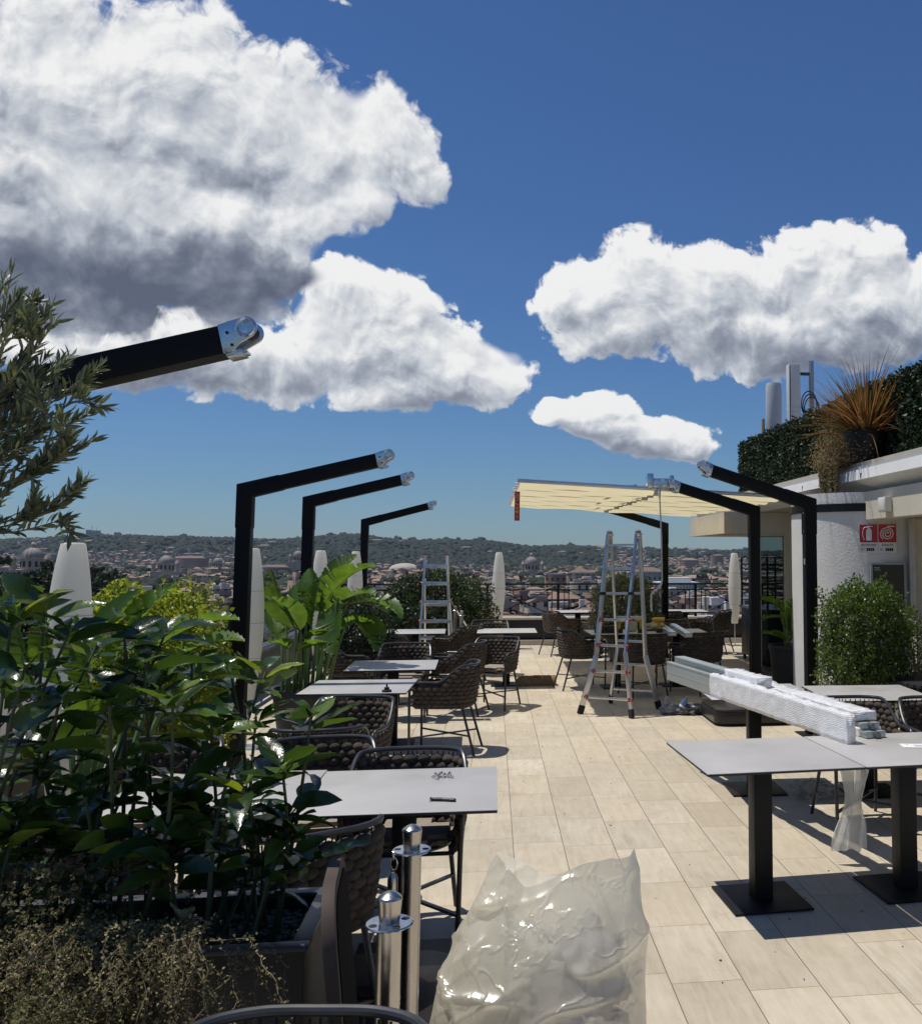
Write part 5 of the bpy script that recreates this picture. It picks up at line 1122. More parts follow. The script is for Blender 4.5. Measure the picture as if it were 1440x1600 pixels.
r = random.Random(44); q = MB()
for k in range(110):
    x, y = r.uniform(-.1, 3.2), r.uniform(3.6, 16); s = r.uniform(.003, .008); M = Matrix.Rotation(r.uniform(0, 6), 3, 'Z')@Matrix.Rotation(r.uniform(-.4, .4), 3, 'X')
    q.ell((x, y, .004), (s, s*r.uniform(.3, .8), .003), M, 6, 3)
tag(q.build('dry_bits', mat('dry_leaf_bits', (.10, .065, .035), .9, island=.6), None), 'tiny dry leaf bits and crumbs scattered over the floor tiles', 'debris', kind='stuff')
# ---------------------------------------------------------------- near left table items
p = fl(689, 1215, .752); r = random.Random(5)
for k in range(11):
    x, y = p.x+r.gauss(0, .022), p.y+r.gauss(0, .016); a = r.uniform(0, TAU); zz = .7545+ (.006 if k % 3 == 0 else 0)+(.011 if k % 5 == 0 else 0)
    t = thing('bolt', 'short steel bolt in the small pile on the near left table', 'bolt', (x, y, zz), a, 'bolts piled on the near left table')
    MB().tube([(0, 0, .003), (.030, 0, .003+(.003 if k % 2 else 0))], .0028, 8).tube([(-.005, 0, .003), (0, 0, .003)], .0062, 6).build('shank', M_chrome, t)
    MB().tube([(.018, 0, .0045), (.023, 0, .0048)], .0058, 6).build('nut', M_steel, t)
p = fl(692, 1252, .752); t = thing('box_cutter', 'black box cutter lying open on the near left table', 'cutter', (p.x, p.y, .752), R_(-8))
MB().tube(spline([(-.052, 0, .007), (-.035, .003, .007), (0, 0, .007), (.035, -.006, .007), (.056, -.010, .006)], 6), [.006, .0062, .0065, .007, .007, .0072, .0075, .0078, .008, .008, .0078, .0074, .007, .007, .007, .0072, .0075, .0075, .0078, .0078, .0078, .0077, .0074, .007, .006], 10).build('handle', mat('cutter_black', (.014, .015, .017), .35), t)
MB().tube([(-.052, .002, .008), (-.057, .002, .010)], .0085, 12).build('hook', M_steel, t); MB().box(-.03, -.008, -.003, .003, .0138, .0152).build('slider', M_steel, t)
p = fl(604, 1081, .752); t = thing('threaded_knob', 'small black knob with an upright stud on the second left table', 'knob', (p.x, p.y, .752))
MB().lathe([(0, 0), (.036, 0), (.038, .004), (.036, .014), (.020, .016), (.020, .032), (.016, .036), (0, .036)], 24).build('base', M_rubber, t); MB().tube([(0, 0, .035), (0, 0, .060)], .0065, 10).build('stud', M_rubber, t)
# rolled mat
p = fl(838, 1072); t = thing('rolled_mat', 'short roll of brown coir matting lying on the sunny floor', 'mat', (p.x, p.y+.08, 0), R_(2)); q = MB(); pr_ = [(.098*math.cos(a)*1.12, .135*math.sin(a)**.8 if math.sin(a) > 0 else 0) for a in np.linspace(0, PI, 16)]
n = len(pr_); NN = 40
for i in range(NN+1):
    f = i/NN; x = -.27+.54*f; s_ = .72+.28*min(1, f*9) if f < .12 else 1
    for (y, z) in pr_: d = 1+.05*mnoise.noise(Vector((x*22, y*22, z*22))); q.v.append((x, y*s_*d, z*s_*d))
for i in range(NN):
    for j in range(n-1): q.f.append((i*n+j, i*n+j+1, (i+1)*n+j+1, (i+1)*n+j))
q.f.append(tuple(range(n))); q.f.append(tuple(NN*n+j for j in range(n))[::-1]); q.build('roll', mat('coir_brown', (.24, .165, .09), .9, var=.5, vscale=45, bump=1, bscale=160), t, sharp=60)
q = MB(); q.tube(spline([(-.05, -.06, .125), (-.04, -.065, .140), (.04, -.065, .140), (.05, -.06, .125)], 6), .006, 6); q.build('handle', M_rubber, t)
# floor clutter by the ladder
p = fl(1045, 1117); t = thing('crumpled_bag', 'small crumpled white plastic bag on the floor at the ladder foot', 'bag', (p.x, p.y+.05, .055)); crumple((.085, .07, .055), 2.2, 40, 24, .6, 2.4).build('film', mat('white_film', (.42, .42, .42), .35, var=.2, vscale=20, trans=.3), t, sharp=180)
crumple((.03, .03, .07), 3.3, 24, 16, .5, 3).build('neck', MATS['white_film'], t, loc=(-.02, 0, .07), sharp=180)
p = fl(1078, 1118); t = thing('tool_bundle', 'plastic bundle with a blue-labelled bottle lying beside the parasol base', 'bundle', (p.x, p.y+.06, .05)); crumple((.13, .08, .06), 5.1, 44, 26, .6, 2.4).build('film', mat('grey_film', (.20, .20, .20), .3, var=.3, vscale=20, trans=.3), t, sharp=180)
MB().tube([(-.10, -.03, .03), (-.05, -.04, .12)], .032, 16).build('bottle', mat('blue_label', (.08, .16, .34), .4), t); MB().tube([(-.093, -.033, .045), (-.083, -.035, .062)], .0335, 16).build('label_band', mat('paper_white', (.75, .75, .74), .8), t)
MB().tube([(-.05, -.04, .12), (-.035, -.045, .15)], .014, 12).build('neck', MATS['grey_film'], t); MB().tube([(.10+.05*math.cos(a), -.02, .03+.035*math.sin(a)) for a in np.linspace(-.5, 3.4, 14)], .003, 6).build('wire', M_rubber, t)
# items on the tool table
TT = 'tools on the table behind the ladder'; M_yel2 = mat('tool_yellow', (.55, .33, .02), .45); M_tb = mat('tool_black', (.016, .016, .017), .55)
def drill(px, rz, label):
    p = fl(px, 975, .752); t = thing('cordless_drill', label, 'drill', (p.x, 12.98, .752), rz, TT)
    MB().box(-.045, .045, -.04, .04, 0, .055).build('battery', M_tb, t, bevel=.008); MB().tube([(0, 0, .05), (.01, 0, .15)], [.022, .026], 12).build('grip', M_yel2, t)
    MB().tube([(-.07, 0, .175), (.06, 0, .175), (.10, 0, .175)], [.034, .036, .024], 16).build('motor_housing', M_yel2, t); MB().tube([(.10, 0, .175), (.135, 0, .175)], [.020, .012], 12).build('chuck', M_tb, t); MB().tube([(-.085, 0, .175), (-.068, 0, .175)], .03, 14).build('rear_cap', M_tb, t)
drill(943, .4, 'yellow and black cordless drill nearest the white canister'); drill(975, 2.6, 'yellow and black drill in the middle of the tool table'); drill(1000, 3.0, 'yellow and black drill at the right end of the tools')
for px, lb in ((913, 'open black tool box with red handles at the left end of the table'), (928, 'black tool case beside the red-handled box')):
    p = fl(px, 972, .752); t = thing('tool_box', lb, 'tool box', (p.x, 13.0, .752), .1, TT); MB().box(-.07, .07, -.06, .06, 0, .10).build('body', M_tb, t, bevel=.012)
    q = MB().tube(spline([(-.05, -.02, .10), (-.03, -.02, .135), (.04, 0, .13), (.06, 0, .10)], 5), .011, 8).tube([(-.04, .03, .12), (.05, .02, .125)], .012, 8); q.build('handle', M_red if px == 913 else M_tb, t)
p = fl(955, 970, .752); t = thing('canister', 'white plastic canister behind the drills', 'canister', (p.x, 13.25, .752), 0, TT); MB().box(-.085, .085, -.05, .05, 0, .19).build('body', mat('canister_white', (.52, .50, .44), .5, trans=.2), t, bevel=.03); MB().tube([(0, 0, .19), (0, 0, .215)], .022, 12).build('cap', M_red, t)
p = fl(986, 968, .752); t = thing('cloth_bundle', 'beige crumpled cloth behind the drills', 'cloth', (p.x, 13.35, .80), 0, TT); crumple((.16, .10, .06), 8.8, 30, 18, .4, 2).build('cloth', mat('cloth_beige', (.34, .29, .22), .9), t, sharp=180)
for (a, b, lb) in (((1051, 990), (1023, 971), 'left loose aluminium profile on the table right of the ladder'), ((1076, 992), (1043, 972), 'right loose aluminium profile on the table right of the ladder')):
    pa = fl(*a, .79); pb = fl(*b, .79); pb = pa+(pb-pa).normalized()*1.75; t = thing('loose_profile', lb, 'aluminium profile', (0, 0, 0), 0, 'loose profiles on the far table')
    MB().bar(Vector((pa.x, pa.y, .782)), Vector((pb.x, pb.y, .782)), .10, .055).build('profile', M_prof, t, bevel=.004); d_ = (pb-pa).normalized()
    MB().bar(Vector((pa.x, pa.y, .8105)), Vector((pb.x, pb.y, .8105)), .05, .004).build('groove', M_castalu, t); pa.z = .782; MB().bar(pa-d_*.002, pa, .08, .036).build('end_cap', M_alu, t)
# ================================================================ the city and the hills
GZ = -34.0
HILLPX = [(-200, 838), (-60, 842), (0, 845), (60, 843), (115, 843), (150, 838), (230, 840), (300, 841), (370, 843), (440, 846), (480, 842), (520, 839), (560, 837), (590, 841), (625, 846), (680, 847), (700, 845), (760, 847), (800, 852), (830, 856), (880, 854), (930, 856), (1000, 859), (1080, 860), (1150, 862), (1240, 866), (1500, 870), (1700, 872)]
def hill_px(u):                                       # height of the skyline over direction u, metres above the camera per metre
    tab = HILLUV
    for (a, va), (b, vb) in zip(tab[:-1], tab[1:]):
        if a <= u <= b: f = (u-a)/(b-a); return va+(vb-va)*f
    return tab[0][1] if u < tab[0][0] else tab[-1][1]
HILLUV = [uv(x, y+3.5) for x, y in HILLPX]
def ground_h(x, y):
    if y < 1500: return GZ
    u = x/y; top = CAMH+hill_px(u)*3100; f = min(1, max(0, (y-1750)/1350)); f = f*f*(3-2*f)
    h = GZ+(top-GZ)*f+(mnoise.noise(Vector((x/240, y/240, 0)))*16+mnoise.noise(Vector((x/90, y/90, 3)))*6)*f*(1-f)*2.2
    if y > 3100: h -= (y-3100)*.03
    return h
gx = 120; V_ = []; ys = list(np.linspace(1500, 4600, 90))
for y in ys:
    for i in range(gx+1): x = (-.75+1.5*i/gx)*y; V_.append((x, y, ground_h(x, y)-.5))
M_hill = mat('hill_ground', (.017, .026, .013), .95, var=.4, vscale=.01)
o = npmesh('hills', V_, [(j*(gx+1)+i, j*(gx+1)+i+1, (j+1)*(gx+1)+i+1, (j+1)*(gx+1)+i) for j in range(len(ys)-1) for i in range(gx)], M_hill); struct(o)
mb = MB(); mb.box(-14000, 14000, -9000, 14000, GZ-3, GZ-.6); struct(mb.build('ground', mat('city_ground', (.13, .115, .095), .95, var=.3, vscale=.02), smooth=False))
def wall_mat(name, cols, lo=0):
    m = bpy.data.materials.new(name); m.use_nodes = True; n = NT(m.node_tree); b = m.node_tree.nodes['Principled BSDF']; b.inputs['Roughness'].default_value = .85
    t = n.n('ShaderNodeUVMap').outputs[0]; x, y, _ = n.sep(t); fx = n.math('FRACT', n.math('DIVIDE', x, 3.1)); fy = n.math('FRACT', n.math('DIVIDE', y, 3.5))
    w = n.math('MULTIPLY', n.math('MULTIPLY', n.mr(fx, .33, .34), n.mr(fx, .66, .67, 1, 0)), n.math('MULTIPLY', n.mr(fy, .28, .29), n.mr(fy, .78, .79, 1, 0)))
    sill = n.math('MULTIPLY', n.mr(fy, .02, .03, 1, 0), .5)
    isl = n.n('ShaderNodeNewGeometry').outputs['Random Per Island']; base = n.ramp(isl, [(i/(len(cols)-1), c) for i, c in enumerate(cols)])
    base = n.mix(n.mr(n.noise(n.n('ShaderNodeNewGeometry').outputs['Position'], .12, 4, .6), .3, .7, 0, .4), base, (.30, .24, .19)); base = n.mix(sill, base, (.40, .34, .28)); n.l(n.mix(w, base, (.045, .040, .038)), b.inputs['Base Color']); return m
WC = [(.42, .31, .22), (.50, .40, .29), (.36, .235, .165), (.56, .49, .38), (.44, .32, .22), (.58, .53, .46), (.32, .22, .165)]
M_wall = wall_mat('city_walls', WC)
def roof_mat(name, cols):
    m = bpy.data.materials.new(name); m.use_nodes = True; n = NT(m.node_tree); b = m.node_tree.nodes['Principled BSDF']; b.inputs['Roughness'].default_value = .9
    isl = n.n('ShaderNodeNewGeometry').outputs['Random Per Island']; pos = n.n('ShaderNodeNewGeometry').outputs['Position']
    base = n.ramp(isl, [(i/(len(cols)-1), c) for i, c in enumerate(cols)]); base = n.mix(n.mr(n.noise(pos, .5, 5, .7), .3, .7, 0, .55), base, (.16, .105, .075)); n.l(base, b.inputs['Base Color']); return m
M_roof = roof_mat('terracotta_roofs', [(.27, .16, .11), (.33, .205, .14), (.21, .14, .105), (.36, .25, .18), (.28, .20, .15)])
M_flat = roof_mat('flat_roofs', [(.30, .27, .23), (.36, .33, .29), (.22, .20, .18), (.42, .38, .33), (.28, .20, .15)])
M_roofc = mat('roof_clutter', (.50, .48, .45), .8, island=.6)
class CB:
    def __init__(s): s.w = [[], [], []]; s.r = [[], []]; s.p = [[], []]; s.c = MB(); s.multi = None
    def cc(s):
        if s.multi is None: return s.c
        s.multi.append(MB()); return s.multi[-1]
    def block(s, cx, cy, w, d, h, z0, a, kind, r):
        ca, sa = math.cos(a), math.sin(a)
        def T(x, y, z): return (cx+x*ca-y*sa, cy+x*sa+y*ca, z)
        V, F, U_ = s.w; o = len(V); c4 = [(-w/2, -d/2), (w/2, -d/2), (w/2, d/2), (-w/2, d/2)]
        V += [T(x, y, z0) for x, y in c4]+[T(x, y, z0+h) for x, y in c4]; off = r.random()*3
        for k in range(4):
            k2 = (k+1) % 4; F.append((o+k, o+k2, o+4+k2, o+4+k)); L = w if k % 2 == 0 else d; U_ += [(off, 0), (off+L, 0), (off+L, h), (off, h)]
        z = z0+h; e = .5
        if kind == 'hip':
            V, F = s.r; o = len(V); rh = min(w, d)*.5*.36; c4 = [(-w/2-e, -d/2-e), (w/2+e, -d/2-e), (w/2+e, d/2+e), (-w/2-e, d/2+e)]
            V += [T(x, y, z+.05) for x, y in c4]
            if w >= d: V += [T(-(w-d)/2, 0, z+rh), T((w-d)/2, 0, z+rh)]; F += [(o, o+1, o+5, o+4), (o+2, o+3, o+4, o+5), (o+1, o+2, o+5, o+5), (o+3, o, o+4, o+4)]
            else: V += [T(0, -(d-w)/2, z+rh), T(0, (d-w)/2, z+rh)]; F += [(o+1, o+2, o+5, o+4), (o+3, o, o+4, o+5), (o, o+1, o+4, o+4), (o+2, o+3, o+5, o+5)]
            if r.random() < .6: q = T(w*r.uniform(-.2, .2), d*r.uniform(-.2, .2), 0); s.cc().box(q[0]-.7, q[0]+.7, q[1]-.7, q[1]+.7, z, z+rh+1.2)
        else:
            V, F = s.p; o = len(V); V += [T(x, y, z-.6) for x, y in [(-w/2+.3, -d/2+.3), (w/2-.3, -d/2+.3), (w/2-.3, d/2-.3), (-w/2+.3, d/2-.3)]]; F.append((o, o+1, o+2, o+3))
            for _ in range(r.randint(1, 4)):
                q = T(w*r.uniform(-.38, .38), d*r.uniform(-.38, .38), 0); bw, bd, bh = r.uniform(.8, w*.22), r.uniform(.8, d*.25), r.uniform(.9, 3.2); M = Matrix.Rotation(a, 4, 'Z'); M.translation = (q[0], q[1], z-.6); s.cc().box(-bw, bw, -bd, bd, 0, bh, M)
            if r.random() < .35: q = T(w*r.uniform(-.3, .3), d*r.uniform(-.3, .3), 0); s.cc().tube([(q[0], q[1], z), (q[0], q[1], z+r.uniform(3, 5))], .09, 4)
def building(cx, cy, w, d, h, z0, a, kind, r, label, group, base=None):
    b = CB(); b.multi = []; b.block(0, 0, w, d, h, 0, 0, kind, r)
    if kind == 'hip' and r.random() < .45: b.block(w*r.uniform(.35, .5), d*.1, w*.6, d*.7, h*r.uniform(.6, .85), 0, 0, 'flat', r)
    elif r.random() < .5: b.block(-w*.2, d*.12, w*.42, d*.5, h+3.3, 0, 0, r.choice(('hip', 'flat')), r)
    t = thing('city_building', label, 'building', (cx, cy, z0), a, group)
    npmesh('wall', b.w[0], b.w[1], WSH[base], t, smooth=False, UVc=b.w[2])
    if b.r[1]: npmesh('roof', b.r[0], [f for f in b.r[1]], RSH[r.randrange(len(RSH))], t, smooth=False)
    if b.p[1]: npmesh('flat_roof', b.p[0], b.p[1], FSH[r.randrange(len(FSH))], t, smooth=False)
    for c_ in b.multi: c_.build('chimney' if len(c_.v) < 9 and kind == 'hip' else ('roof_hut' if len(c_.v) < 9 else 'mast'), CSH[r.randrange(len(CSH))], t, smooth=False)
    return t
WSH = [wall_mat('city_wall', [c, tuple(x*1.12 for x in c)]) for c in WC]
RSH = [roof_mat('tile_roof', [c, tuple(x*1.1 for x in c)]) for c in ((.19, .125, .095), (.24, .155, .115), (.165, .115, .09), (.26, .195, .15))]
FSH = [roof_mat('roof_terrace', [c, tuple(x*1.1 for x in c)]) for c in ((.30, .27, .23), (.38, .35, .31), (.22, .20, .18), (.30, .2, .15))]
CSH = [mat('chimney_pale', (.50, .48, .45), .8), mat('chimney_brick', (.33, .21, .15), .85), mat('chimney_white', (.62, .62, .60), .7)]
DIR = lambda u: 'far left' if u < -.3 else 'left' if u < -.12 else 'centre' if u < .12 else 'right' if u < .3 else 'far right'
r = random.Random(99); cells = []
occ = []
y = 150.0
while y < 2300:
    step = 13.5+y*.012; x = -.60*y
    while x < .62*y:
        w = r.uniform(8, 18); d = r.uniform(8, 15); g_ = mnoise.noise(Vector((x/160, y/160, 1)))
        if not (y < 430 and x/y < -.30): cells.append((x+w/2, y+r.uniform(-.3, .3)*step, w, d, r.uniform(14, 21)+g_*4+(r.random() < .06)*5, (mnoise.noise(Vector((x/500, y/500, 7)))*1.6)+r.choice((0, PI/2))+r.gauss(0, .06)))
        x += w+r.choice((.4, .4, 1.5, 4.5, 9 if y < 900 else 3))
    y += step
cells = [c for c in cells if not (abs(c[0]-c[1]*uv(632, 900)[0]) < 42 and 1180 < c[1] < 1330)]
near_c = [c for c in cells if c[1] < 560][:290]; far_c = [c for c in cells if c not in near_c and not (c[1] > 1780 and -.25 < c[0]/c[1] < .12)]
CN = ['tan', 'sand', 'brown', 'cream', 'ochre', 'pale grey', 'dark brown']
REF = [(20, 'the far left edge'), (112, 'the nearest white lamp'), (245, 'the yellow-green hedge'), (375, 'the tallest black post'), (478, 'the second black post'), (566, 'the farthest left post'), (640, 'the dark shrub'), (682, 'the smaller ladder'), (740, 'the pale wooden stick'), (779, 'the lone spindle lamp'), (868, 'the chair by the far railing'), (965, 'the big ladder'), (1040, 'the rear awning post'), (1090, 'the far right table'), (1147, 'the far right lamp'), (1200, 'the bar cabinet')]
USED = {}
def building_label(cx, cy, h, kind, wc, rnd_):
    px = 770+1480*cx/cy*.97; i = min(range(len(REF)), key=lambda k: abs(REF[k][0]-px)); dx = px-REF[i][0]; rel = 'behind' if abs(dx) < 12 else ('left of' if dx < 0 else 'right of')
    dist = 'nearest' if cy < 210 else 'near' if cy < 300 else 'mid-distance' if cy < 420 else 'farther'
    hh = 'tall' if h > 19.5 else 'low' if h < 15.5 else 'mid-height'
    s0 = f"{dist} {hh} {CN[wc]} {'tiled' if kind == 'hip' else 'flat-roofed'} house {rel} {REF[i][1]}"; n = USED.get(s0, 0); USED[s0] = n+1
    return s0+['', ', beside its twin', ', one more along', ', last of its row', ', a little further off', ', the smallest of the run'][min(n, 5)]
for (cx, cy, w, d, h, a) in near_c:
    kind = 'hip' if r.random() < .5 else 'flat'; wc = r.randrange(7)
    building(cx, cy, w, d, h, GZ, a, kind, r, building_label(cx, cy, h, kind, wc, r), 'city buildings below the terrace', wc)
fb = CB()
for (cx, cy, w, d, h, a) in far_c: fb.block(cx, cy, w, d, h*.82+ground_h(cx, cy)-ground_h(cx, cy), ground_h(cx, cy), a, 'hip' if r.random() < .55 else 'flat', r)
for k in range(900):                                   # houses up the hillsides
    u = r.uniform(-.5, .6); yy = r.uniform(1900, 3050); dens_ = .9 if u > .11 else (.25 if u < -.18 else .05)
    if r.random() > dens_: continue
    fb.block(u*yy, yy, r.uniform(12, 30), r.uniform(10, 16), r.uniform(9, 17), ground_h(u*yy, yy)-2, r.uniform(-.4, .4), r.choice(('hip', 'flat')), r)
def stuffm(nm, V, F, m, lb, U_=None):
    o = npmesh(nm, V, F, m, smooth=False, UVc=U_); tag(o, lb, 'city', None, 'stuff'); return o
stuffm('distant_city', fb.w[0], fb.w[1], M_wall, 'dense mass of ochre house walls spreading to the foot of the hills', fb.w[2])
stuffm('distant_roofs', fb.r[0], fb.r[1], M_roof, 'mass of terracotta tiled roofs in the distant city'); stuffm('distant_terraces', fb.p[0], fb.p[1], M_flat, 'mass of flat roof terraces in the distant city')
o = fb.c.build('distant_chimneys', M_roofc, None, smooth=False); tag(o, 'countless chimneys and masts on the distant roofs', 'chimneys', None, 'stuff')
# woodland on the hills
def ico(n):
    b = bmesh.new(); bmesh.ops.create_icosphere(b, subdivisions=n, radius=1); V = np.array([v.co[:] for v in b.verts]); F = np.array([[v.index for v in f.verts] for f in b.faces]); b.free(); return V, F
IV, IF = ico(2)
def blobs(C, Rr, seed, squash=.8, rough_=.38):
    r = np.random.default_rng(seed); n = len(C); d = 1+rough_*r.uniform(-1, 1, (n, len(IV))); V = IV[None]*d[..., None]*np.asarray(Rr)[:, None, None]*np.array([1, 1, squash])+np.asarray(C)[:, None]; F = IF[None]+(np.arange(n)*len(IV))[:, None, None]; return V.reshape(-1, 3), F.reshape(-1, 3)
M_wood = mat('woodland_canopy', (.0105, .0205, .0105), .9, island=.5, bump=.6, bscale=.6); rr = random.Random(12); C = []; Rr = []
for k in range(30000):
    if len(C) > 15000: break
    u = rr.uniform(-.56, .66); yy = 1780+1360*rr.random()**.9; x = u*yy
    wooded = 1 if -.25 < u < .12 else (.62 if u < -.235 else .38)
    cl = mnoise.noise(Vector((x/130, yy/130, 5)))*.9
    if rr.random() > wooded+cl*(.0 if wooded == 1 else 1): continue
    s = rr.uniform(4.5, 10); C.append((x, yy, ground_h(x, yy)+s*.55)); Rr.append(s)
for k in range(520):                                    # skyline trees along the ridge
    u = rr.uniform(-.56, .66); yy = 3100+rr.uniform(-30, 30); s = rr.uniform(5, 12)*(1.0 if rr.random() < .9 else 1.4); C.append((u*yy, yy, ground_h(u*yy, yy)+s*.6)); Rr.append(s)
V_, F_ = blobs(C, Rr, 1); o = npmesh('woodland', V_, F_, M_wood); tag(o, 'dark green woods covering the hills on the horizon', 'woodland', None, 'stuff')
C = []; Rr = []
for k in range(260):
    u = rr.uniform(-.5, .6); yy = rr.uniform(500, 1750); x = u*yy; s = rr.uniform(4, 7)
    for j in range(rr.randint(1, 6)): C.append((x+rr.gauss(0, 9), yy+rr.gauss(0, 9), GZ+rr.uniform(12, 17))); Rr.append(s*rr.uniform(.7, 1.2))
V_, F_ = blobs(C, Rr, 2); o = npmesh('city_trees', V_, F_, M_wood); tag(o, 'scattered tree crowns between the roofs of the distant city', 'trees', None, 'stuff')
# near trees at left
for k, (px, Y, top, s, lb) in enumerate(((25, 150, 880, 17, 'large dark pine at far left beyond the terrace'), (75, 175, 882, 15, 'dark pine just left of the nearest white lamp'), (128, 190, 888, 13, 'dark tree crown right behind the nearest white lamp'), (-20, 120, 900, 16, 'dark tree cut by the left edge'), (60, 125, 935, 9, 'lower dark tree between the pines and the shrub leaves'), (105, 135, 940, 8, 'lowest dark tree crown left of the nearest lamp'))):
    c = at(px, top, Y); t = thing('pine_tree', lb, 'tree', (c.x, Y, GZ)); r = np.random.default_rng(200+k); hh = c.z-GZ; nb = 26; n = 9000
    MB().tube(spline([(0, 0, 0), (.5, 0, hh*.4), (0, .4, hh*.82)], 5), [.6-.04*i for i in range(11)], 8).build('trunk', mat('pine_bark', (.10, .07, .05), .9), t)
    cc = r.normal(size=(nb, 3))*np.array([s*.34, s*.34, s*.17])+np.array([0, 0, hh-s*.42]); rb = r.uniform(.16, .28, nb)*s; pick = r.integers(0, nb, n); P = cc[pick]+rdir(n, r)*(rb[pick]*(.65+.35*r.random(n)))[:, None]*np.array([1, 1, .7])
    over = P[:, 2]-hh; P[:, 2] -= np.maximum(over, 0)*.9; V_, F_ = leafmesh(P, rdir(n, r)+np.array([0, 0, .5]), rdir(n, r), r.uniform(.5, 1.0, n), r.uniform(.18, .35, n), 1, .3, .2); npmesh('crown', V_, F_, mat('pine_needles', (.028, .042, .020), .7, island=.6, trans=.1), t)
# landmark domes
def dome(px, Y, pytop, wpx, label, kind='tall', col=(.33, .29, .25)):
    c = at(px, pytop, Y); R = wpx/2/FPX*Y; t = thing('domed_church', label, 'church', (c.x, Y, GZ), .2); Ht = c.z-GZ; ms = mat('dome_stone', (.36, .31, .26), .85, var=.15, vscale=.2); ml = mat('dome_lead', (.25, .235, .215), .7, var=.25, vscale=.3)
    if kind == 'flat':
        MB().lathe([(R*1.28, 0), (R*1.28, Ht-R*.62), (R*1.22, Ht-R*.60), (R*1.22, Ht-R*.5), (0, Ht-R*.5)], 48).build('drum', mat('brick_drum', (.36, .22, .165), .85, var=.2, vscale=.15), t)
        prof = [(R*1.1, Ht-R*.5), (R*1.1, Ht-R*.44), (R, Ht-R*.42)]+[(R*math.cos(a), Ht-R*.42+R*.42*math.sin(a)) for a in np.linspace(.12, PI/2, 12)]; MB().lathe(prof, 48).build('dome', mat('pale_dome', (.42, .37, .31), .85, var=.15, vscale=.2), t); return
    lan = R*.85; dz = Ht-lan
    MB().box(-R*1.7, R*1.7, -R*1.5, R*1.5, 0, dz-R*2.1).build('nave', ms, t, smooth=False)
    q = MB().lathe([(R*1.0, dz-R*2.1), (R*1.0, dz-R*1.08), (R*1.1, dz-R*1.05), (R*1.1, dz-R*.98), (0, dz-R*.98)], 32); q.build('drum', ms, t)
    for k in range(12): a = k*TAU/12; MB().box(-.11*R, .11*R, -.03*R, .03*R, dz-R*1.85, dz-R*1.3, Matrix.Translation((math.cos(a)*R, math.sin(a)*R, 0))@Matrix.Rotation(a+PI/2, 4, 'Z')).build('window', M_black, t)
    MB().lathe([(R*math.cos(a)*.98, dz-R*.98+R*1.02*math.sin(a)) for a in np.linspace(0, PI/2-.14, 12)], 32).build('dome', ml, t); q = MB()
    for k in range(16): a = k*TAU/16; q.tube([(R*math.cos(b)*math.cos(a), R*math.cos(b)*math.sin(a), dz-R*.98+R*1.03*math.sin(b)) for b in np.linspace(0, PI/2-.16, 8)], R*.022, 4)
    q.build('rib', ms, t)
    MB().lathe([(R*.2, dz-.02*R), (R*.2, dz+R*.32), (R*.24, dz+R*.34), (R*.13, dz+R*.5), (R*.03, dz+R*.6), (R*.02, Ht), (0, Ht)], 16).build('lantern', ms, t)
    for s in (-1, 1): MB().lathe([(R*.26, 0), (R*.26, dz-R*1.1), (R*.3, dz-R*1.08), (R*.22, dz-R*.85), (R*.05, dz-R*.62), (0, dz-R*.5)], 14, (s*R*1.42, -R*.9, 0)).build('bell_turret', ms, t)
dome(53, 640, 842, 30, 'ribbed grey church dome at far left behind the pines'); dome(261, 900, 858, 22, 'church dome with drum windows left of the tall black post'); dome(466, 1150, 854, 15, 'church dome just left of the second black post')
dome(830, 1000, 861, 21, 'tallest right church dome with twin turrets, left of the big ladder'); dome(340, 1300, 866, 13, 'small distant dome right of the domed church with drum windows')
dome(632, 1250, 880, 46, 'wide shallow pale dome on a round brick drum', 'flat'); dome(659, 1100, 868, 10, 'small pointed church lantern behind the smaller ladder')
def slab(px, Y, pytop, wpx, dd, label, col, extra=None, name='large_building', rz=0.0):
    c = at(px, pytop, Y); w = wpx/FPX*Y; t = thing(name, label, 'building', (c.x, Y, GZ), rz); h = c.z-GZ; b = CB(); b.block(0, 0, w, dd, h, 0, 0, 'hip', random.Random(px)); m = wall_mat('landmark_wall', [col, col])
    npmesh('wall', b.w[0], b.w[1], m, t, smooth=False, UVc=b.w[2]); npmesh('roof', b.r[0], b.r[1], RSH[px % 4], t, smooth=False); MB().box(-w/2-.4, w/2+.4, -dd/2-.4, dd/2+.4, h-.8, h-.1).build('cornice', MATS['chimney_pale'], t, smooth=False); return t
slab(906, 520, 894, 40, 14, 'long cream palace with tall windows left of the big ladder', (.40, .34, .26)); slab(868, 540, 896, 32, 16, 'ochre block beside the cream palace', (.40, .25, .16)); slab(840, 330, 928, 24, 14, 'salmon house wall just below the far railing', (.48, .31, .22)); slab(780, 300, 930, 36, 14, 'cream house right behind the spindle lamp by the railing', (.48, .40, .30))
slab(395, 420, 955, 70, 16, 'pale row of houses with red roof left of the tall black post', (.46, .38, .29)); slab(334, 330, 943, 60, 16, 'red roofed palace behind the yellow-green hedge', (.42, .29, .2)); slab(300, 1500, 872, 44, 18, 'large pink palace on the slope left of the tall post', (.36, .25, .21)); slab(430, 1100, 886, 44, 14, 'long dark palace between the two first black posts', (.27, .21, .17)); slab(1010, 560, 893, 60, 14, 'pale long building behind the ladder top', (.5, .46, .40)); slab(1075, 1700, 875, 30, 20, 'pink hillside palace right of the rear awning post', (.46, .33, .26)); slab(1120, 1900, 868, 18, 14, 'square brown tower on the right hillside', (.34, .25, .19))
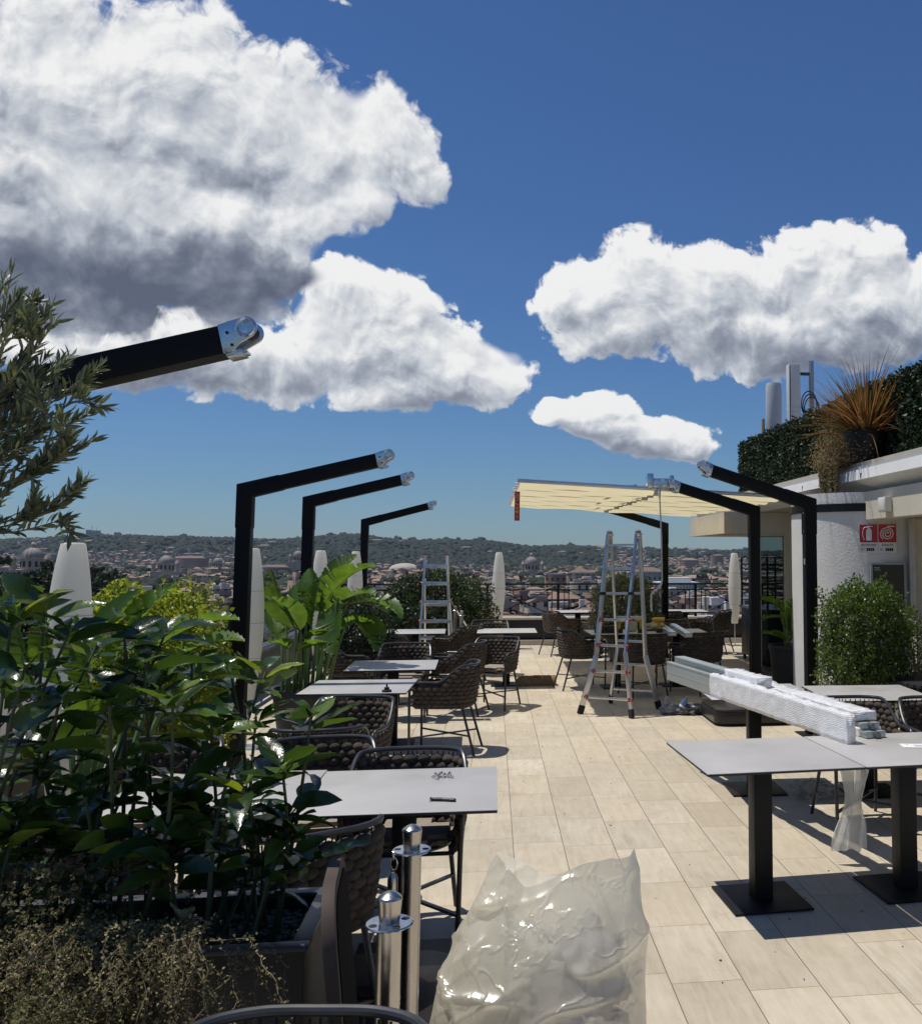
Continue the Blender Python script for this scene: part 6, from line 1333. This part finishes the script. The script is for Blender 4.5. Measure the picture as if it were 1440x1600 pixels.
c = at(1055, 906, 470); t = thing('glass_building', 'long pale building with glazed roof lights behind the rear awning post', 'building', (c.x, 470, GZ)); hh = c.z-GZ; w = 60/FPX*470; MB().box(-w/2, w/2, -9, 9, 0, hh-1.5).build('wall', mat('museum_wall', (.5, .5, .47), .7), t, smooth=False); q = MB()
for k in range(12): MB().box(-w/2+k*w/12+.2, -w/2+(k+1)*w/12-.2, -9.1, -9.02, hh-5, hh-2).build('window', mat('pale_glass', (.30, .36, .36), .15), t)
MB().box(-w/2-.6, w/2+.6, -9.6, 9.6, hh-1.5, hh-1.0).box(-w*.3, w*.35, -6, 7, hh-1, hh+1.2).build('roof', mat('museum_roof', (.62, .64, .62), .5), t, smooth=False)
c = at(146, 829, 3050); t = thing('hilltop_block', 'pale tower block on the hill skyline above the nearest lamp', 'building', (c.x, 3050, c.z-60)); MB().box(-18, -3, -8, 8, 0, 62).box(-3, 3, -7, 7, 0, 56).box(3, 18, -8, 8, 0, 60).build('wall', mat('block_pale', (.48, .46, .44), .8), t, smooth=False); MB().tube([(-4, 0, 56), (-4, 0, 74)], .8, 6).tube([(8, 0, 60), (8, 0, 70)], .5, 6).build('mast', MATS['block_pale'], t)
c = at(712, 858, 2500); t = thing('hillside_villa', 'white villa half hidden in the wooded hill', 'building', (c.x, 2500, c.z-30)); MB().box(-8, 8, -6, 6, 0, 30).box(-16, -7.9, -5, 5, 0, 22).build('wall', mat('villa_white', (.55, .55, .52), .8), t, smooth=False); MB().box(-9, 9, -7, 7, 30, 31).build('roof', RSH[1], t)
# ---------------------------------------------------------------- haze
if True:
    hm = bpy.data.materials.new('haze_air'); hm.use_nodes = True; n_ = NT(hm.node_tree); n_.nt.nodes.remove(hm.node_tree.nodes['Principled BSDF']); pv = n_.n('ShaderNodeVolumePrincipled'); pv.inputs['Color'].default_value = (.62, .78, 1.0, 1); pv.inputs['Density'].default_value = 4.2e-5; pv.inputs['Anisotropy'].default_value = .2
    n_.l(pv.outputs[0], hm.node_tree.nodes['Material Output'].inputs['Volume']); mb = MB(); mb.box(-4500, 4500, -300, 5200, GZ-5, 190); o = mb.build('haze', hm, None, smooth=False); o['kind'] = 'stuff'; o['label'] = 'thin blue summer haze over the city'
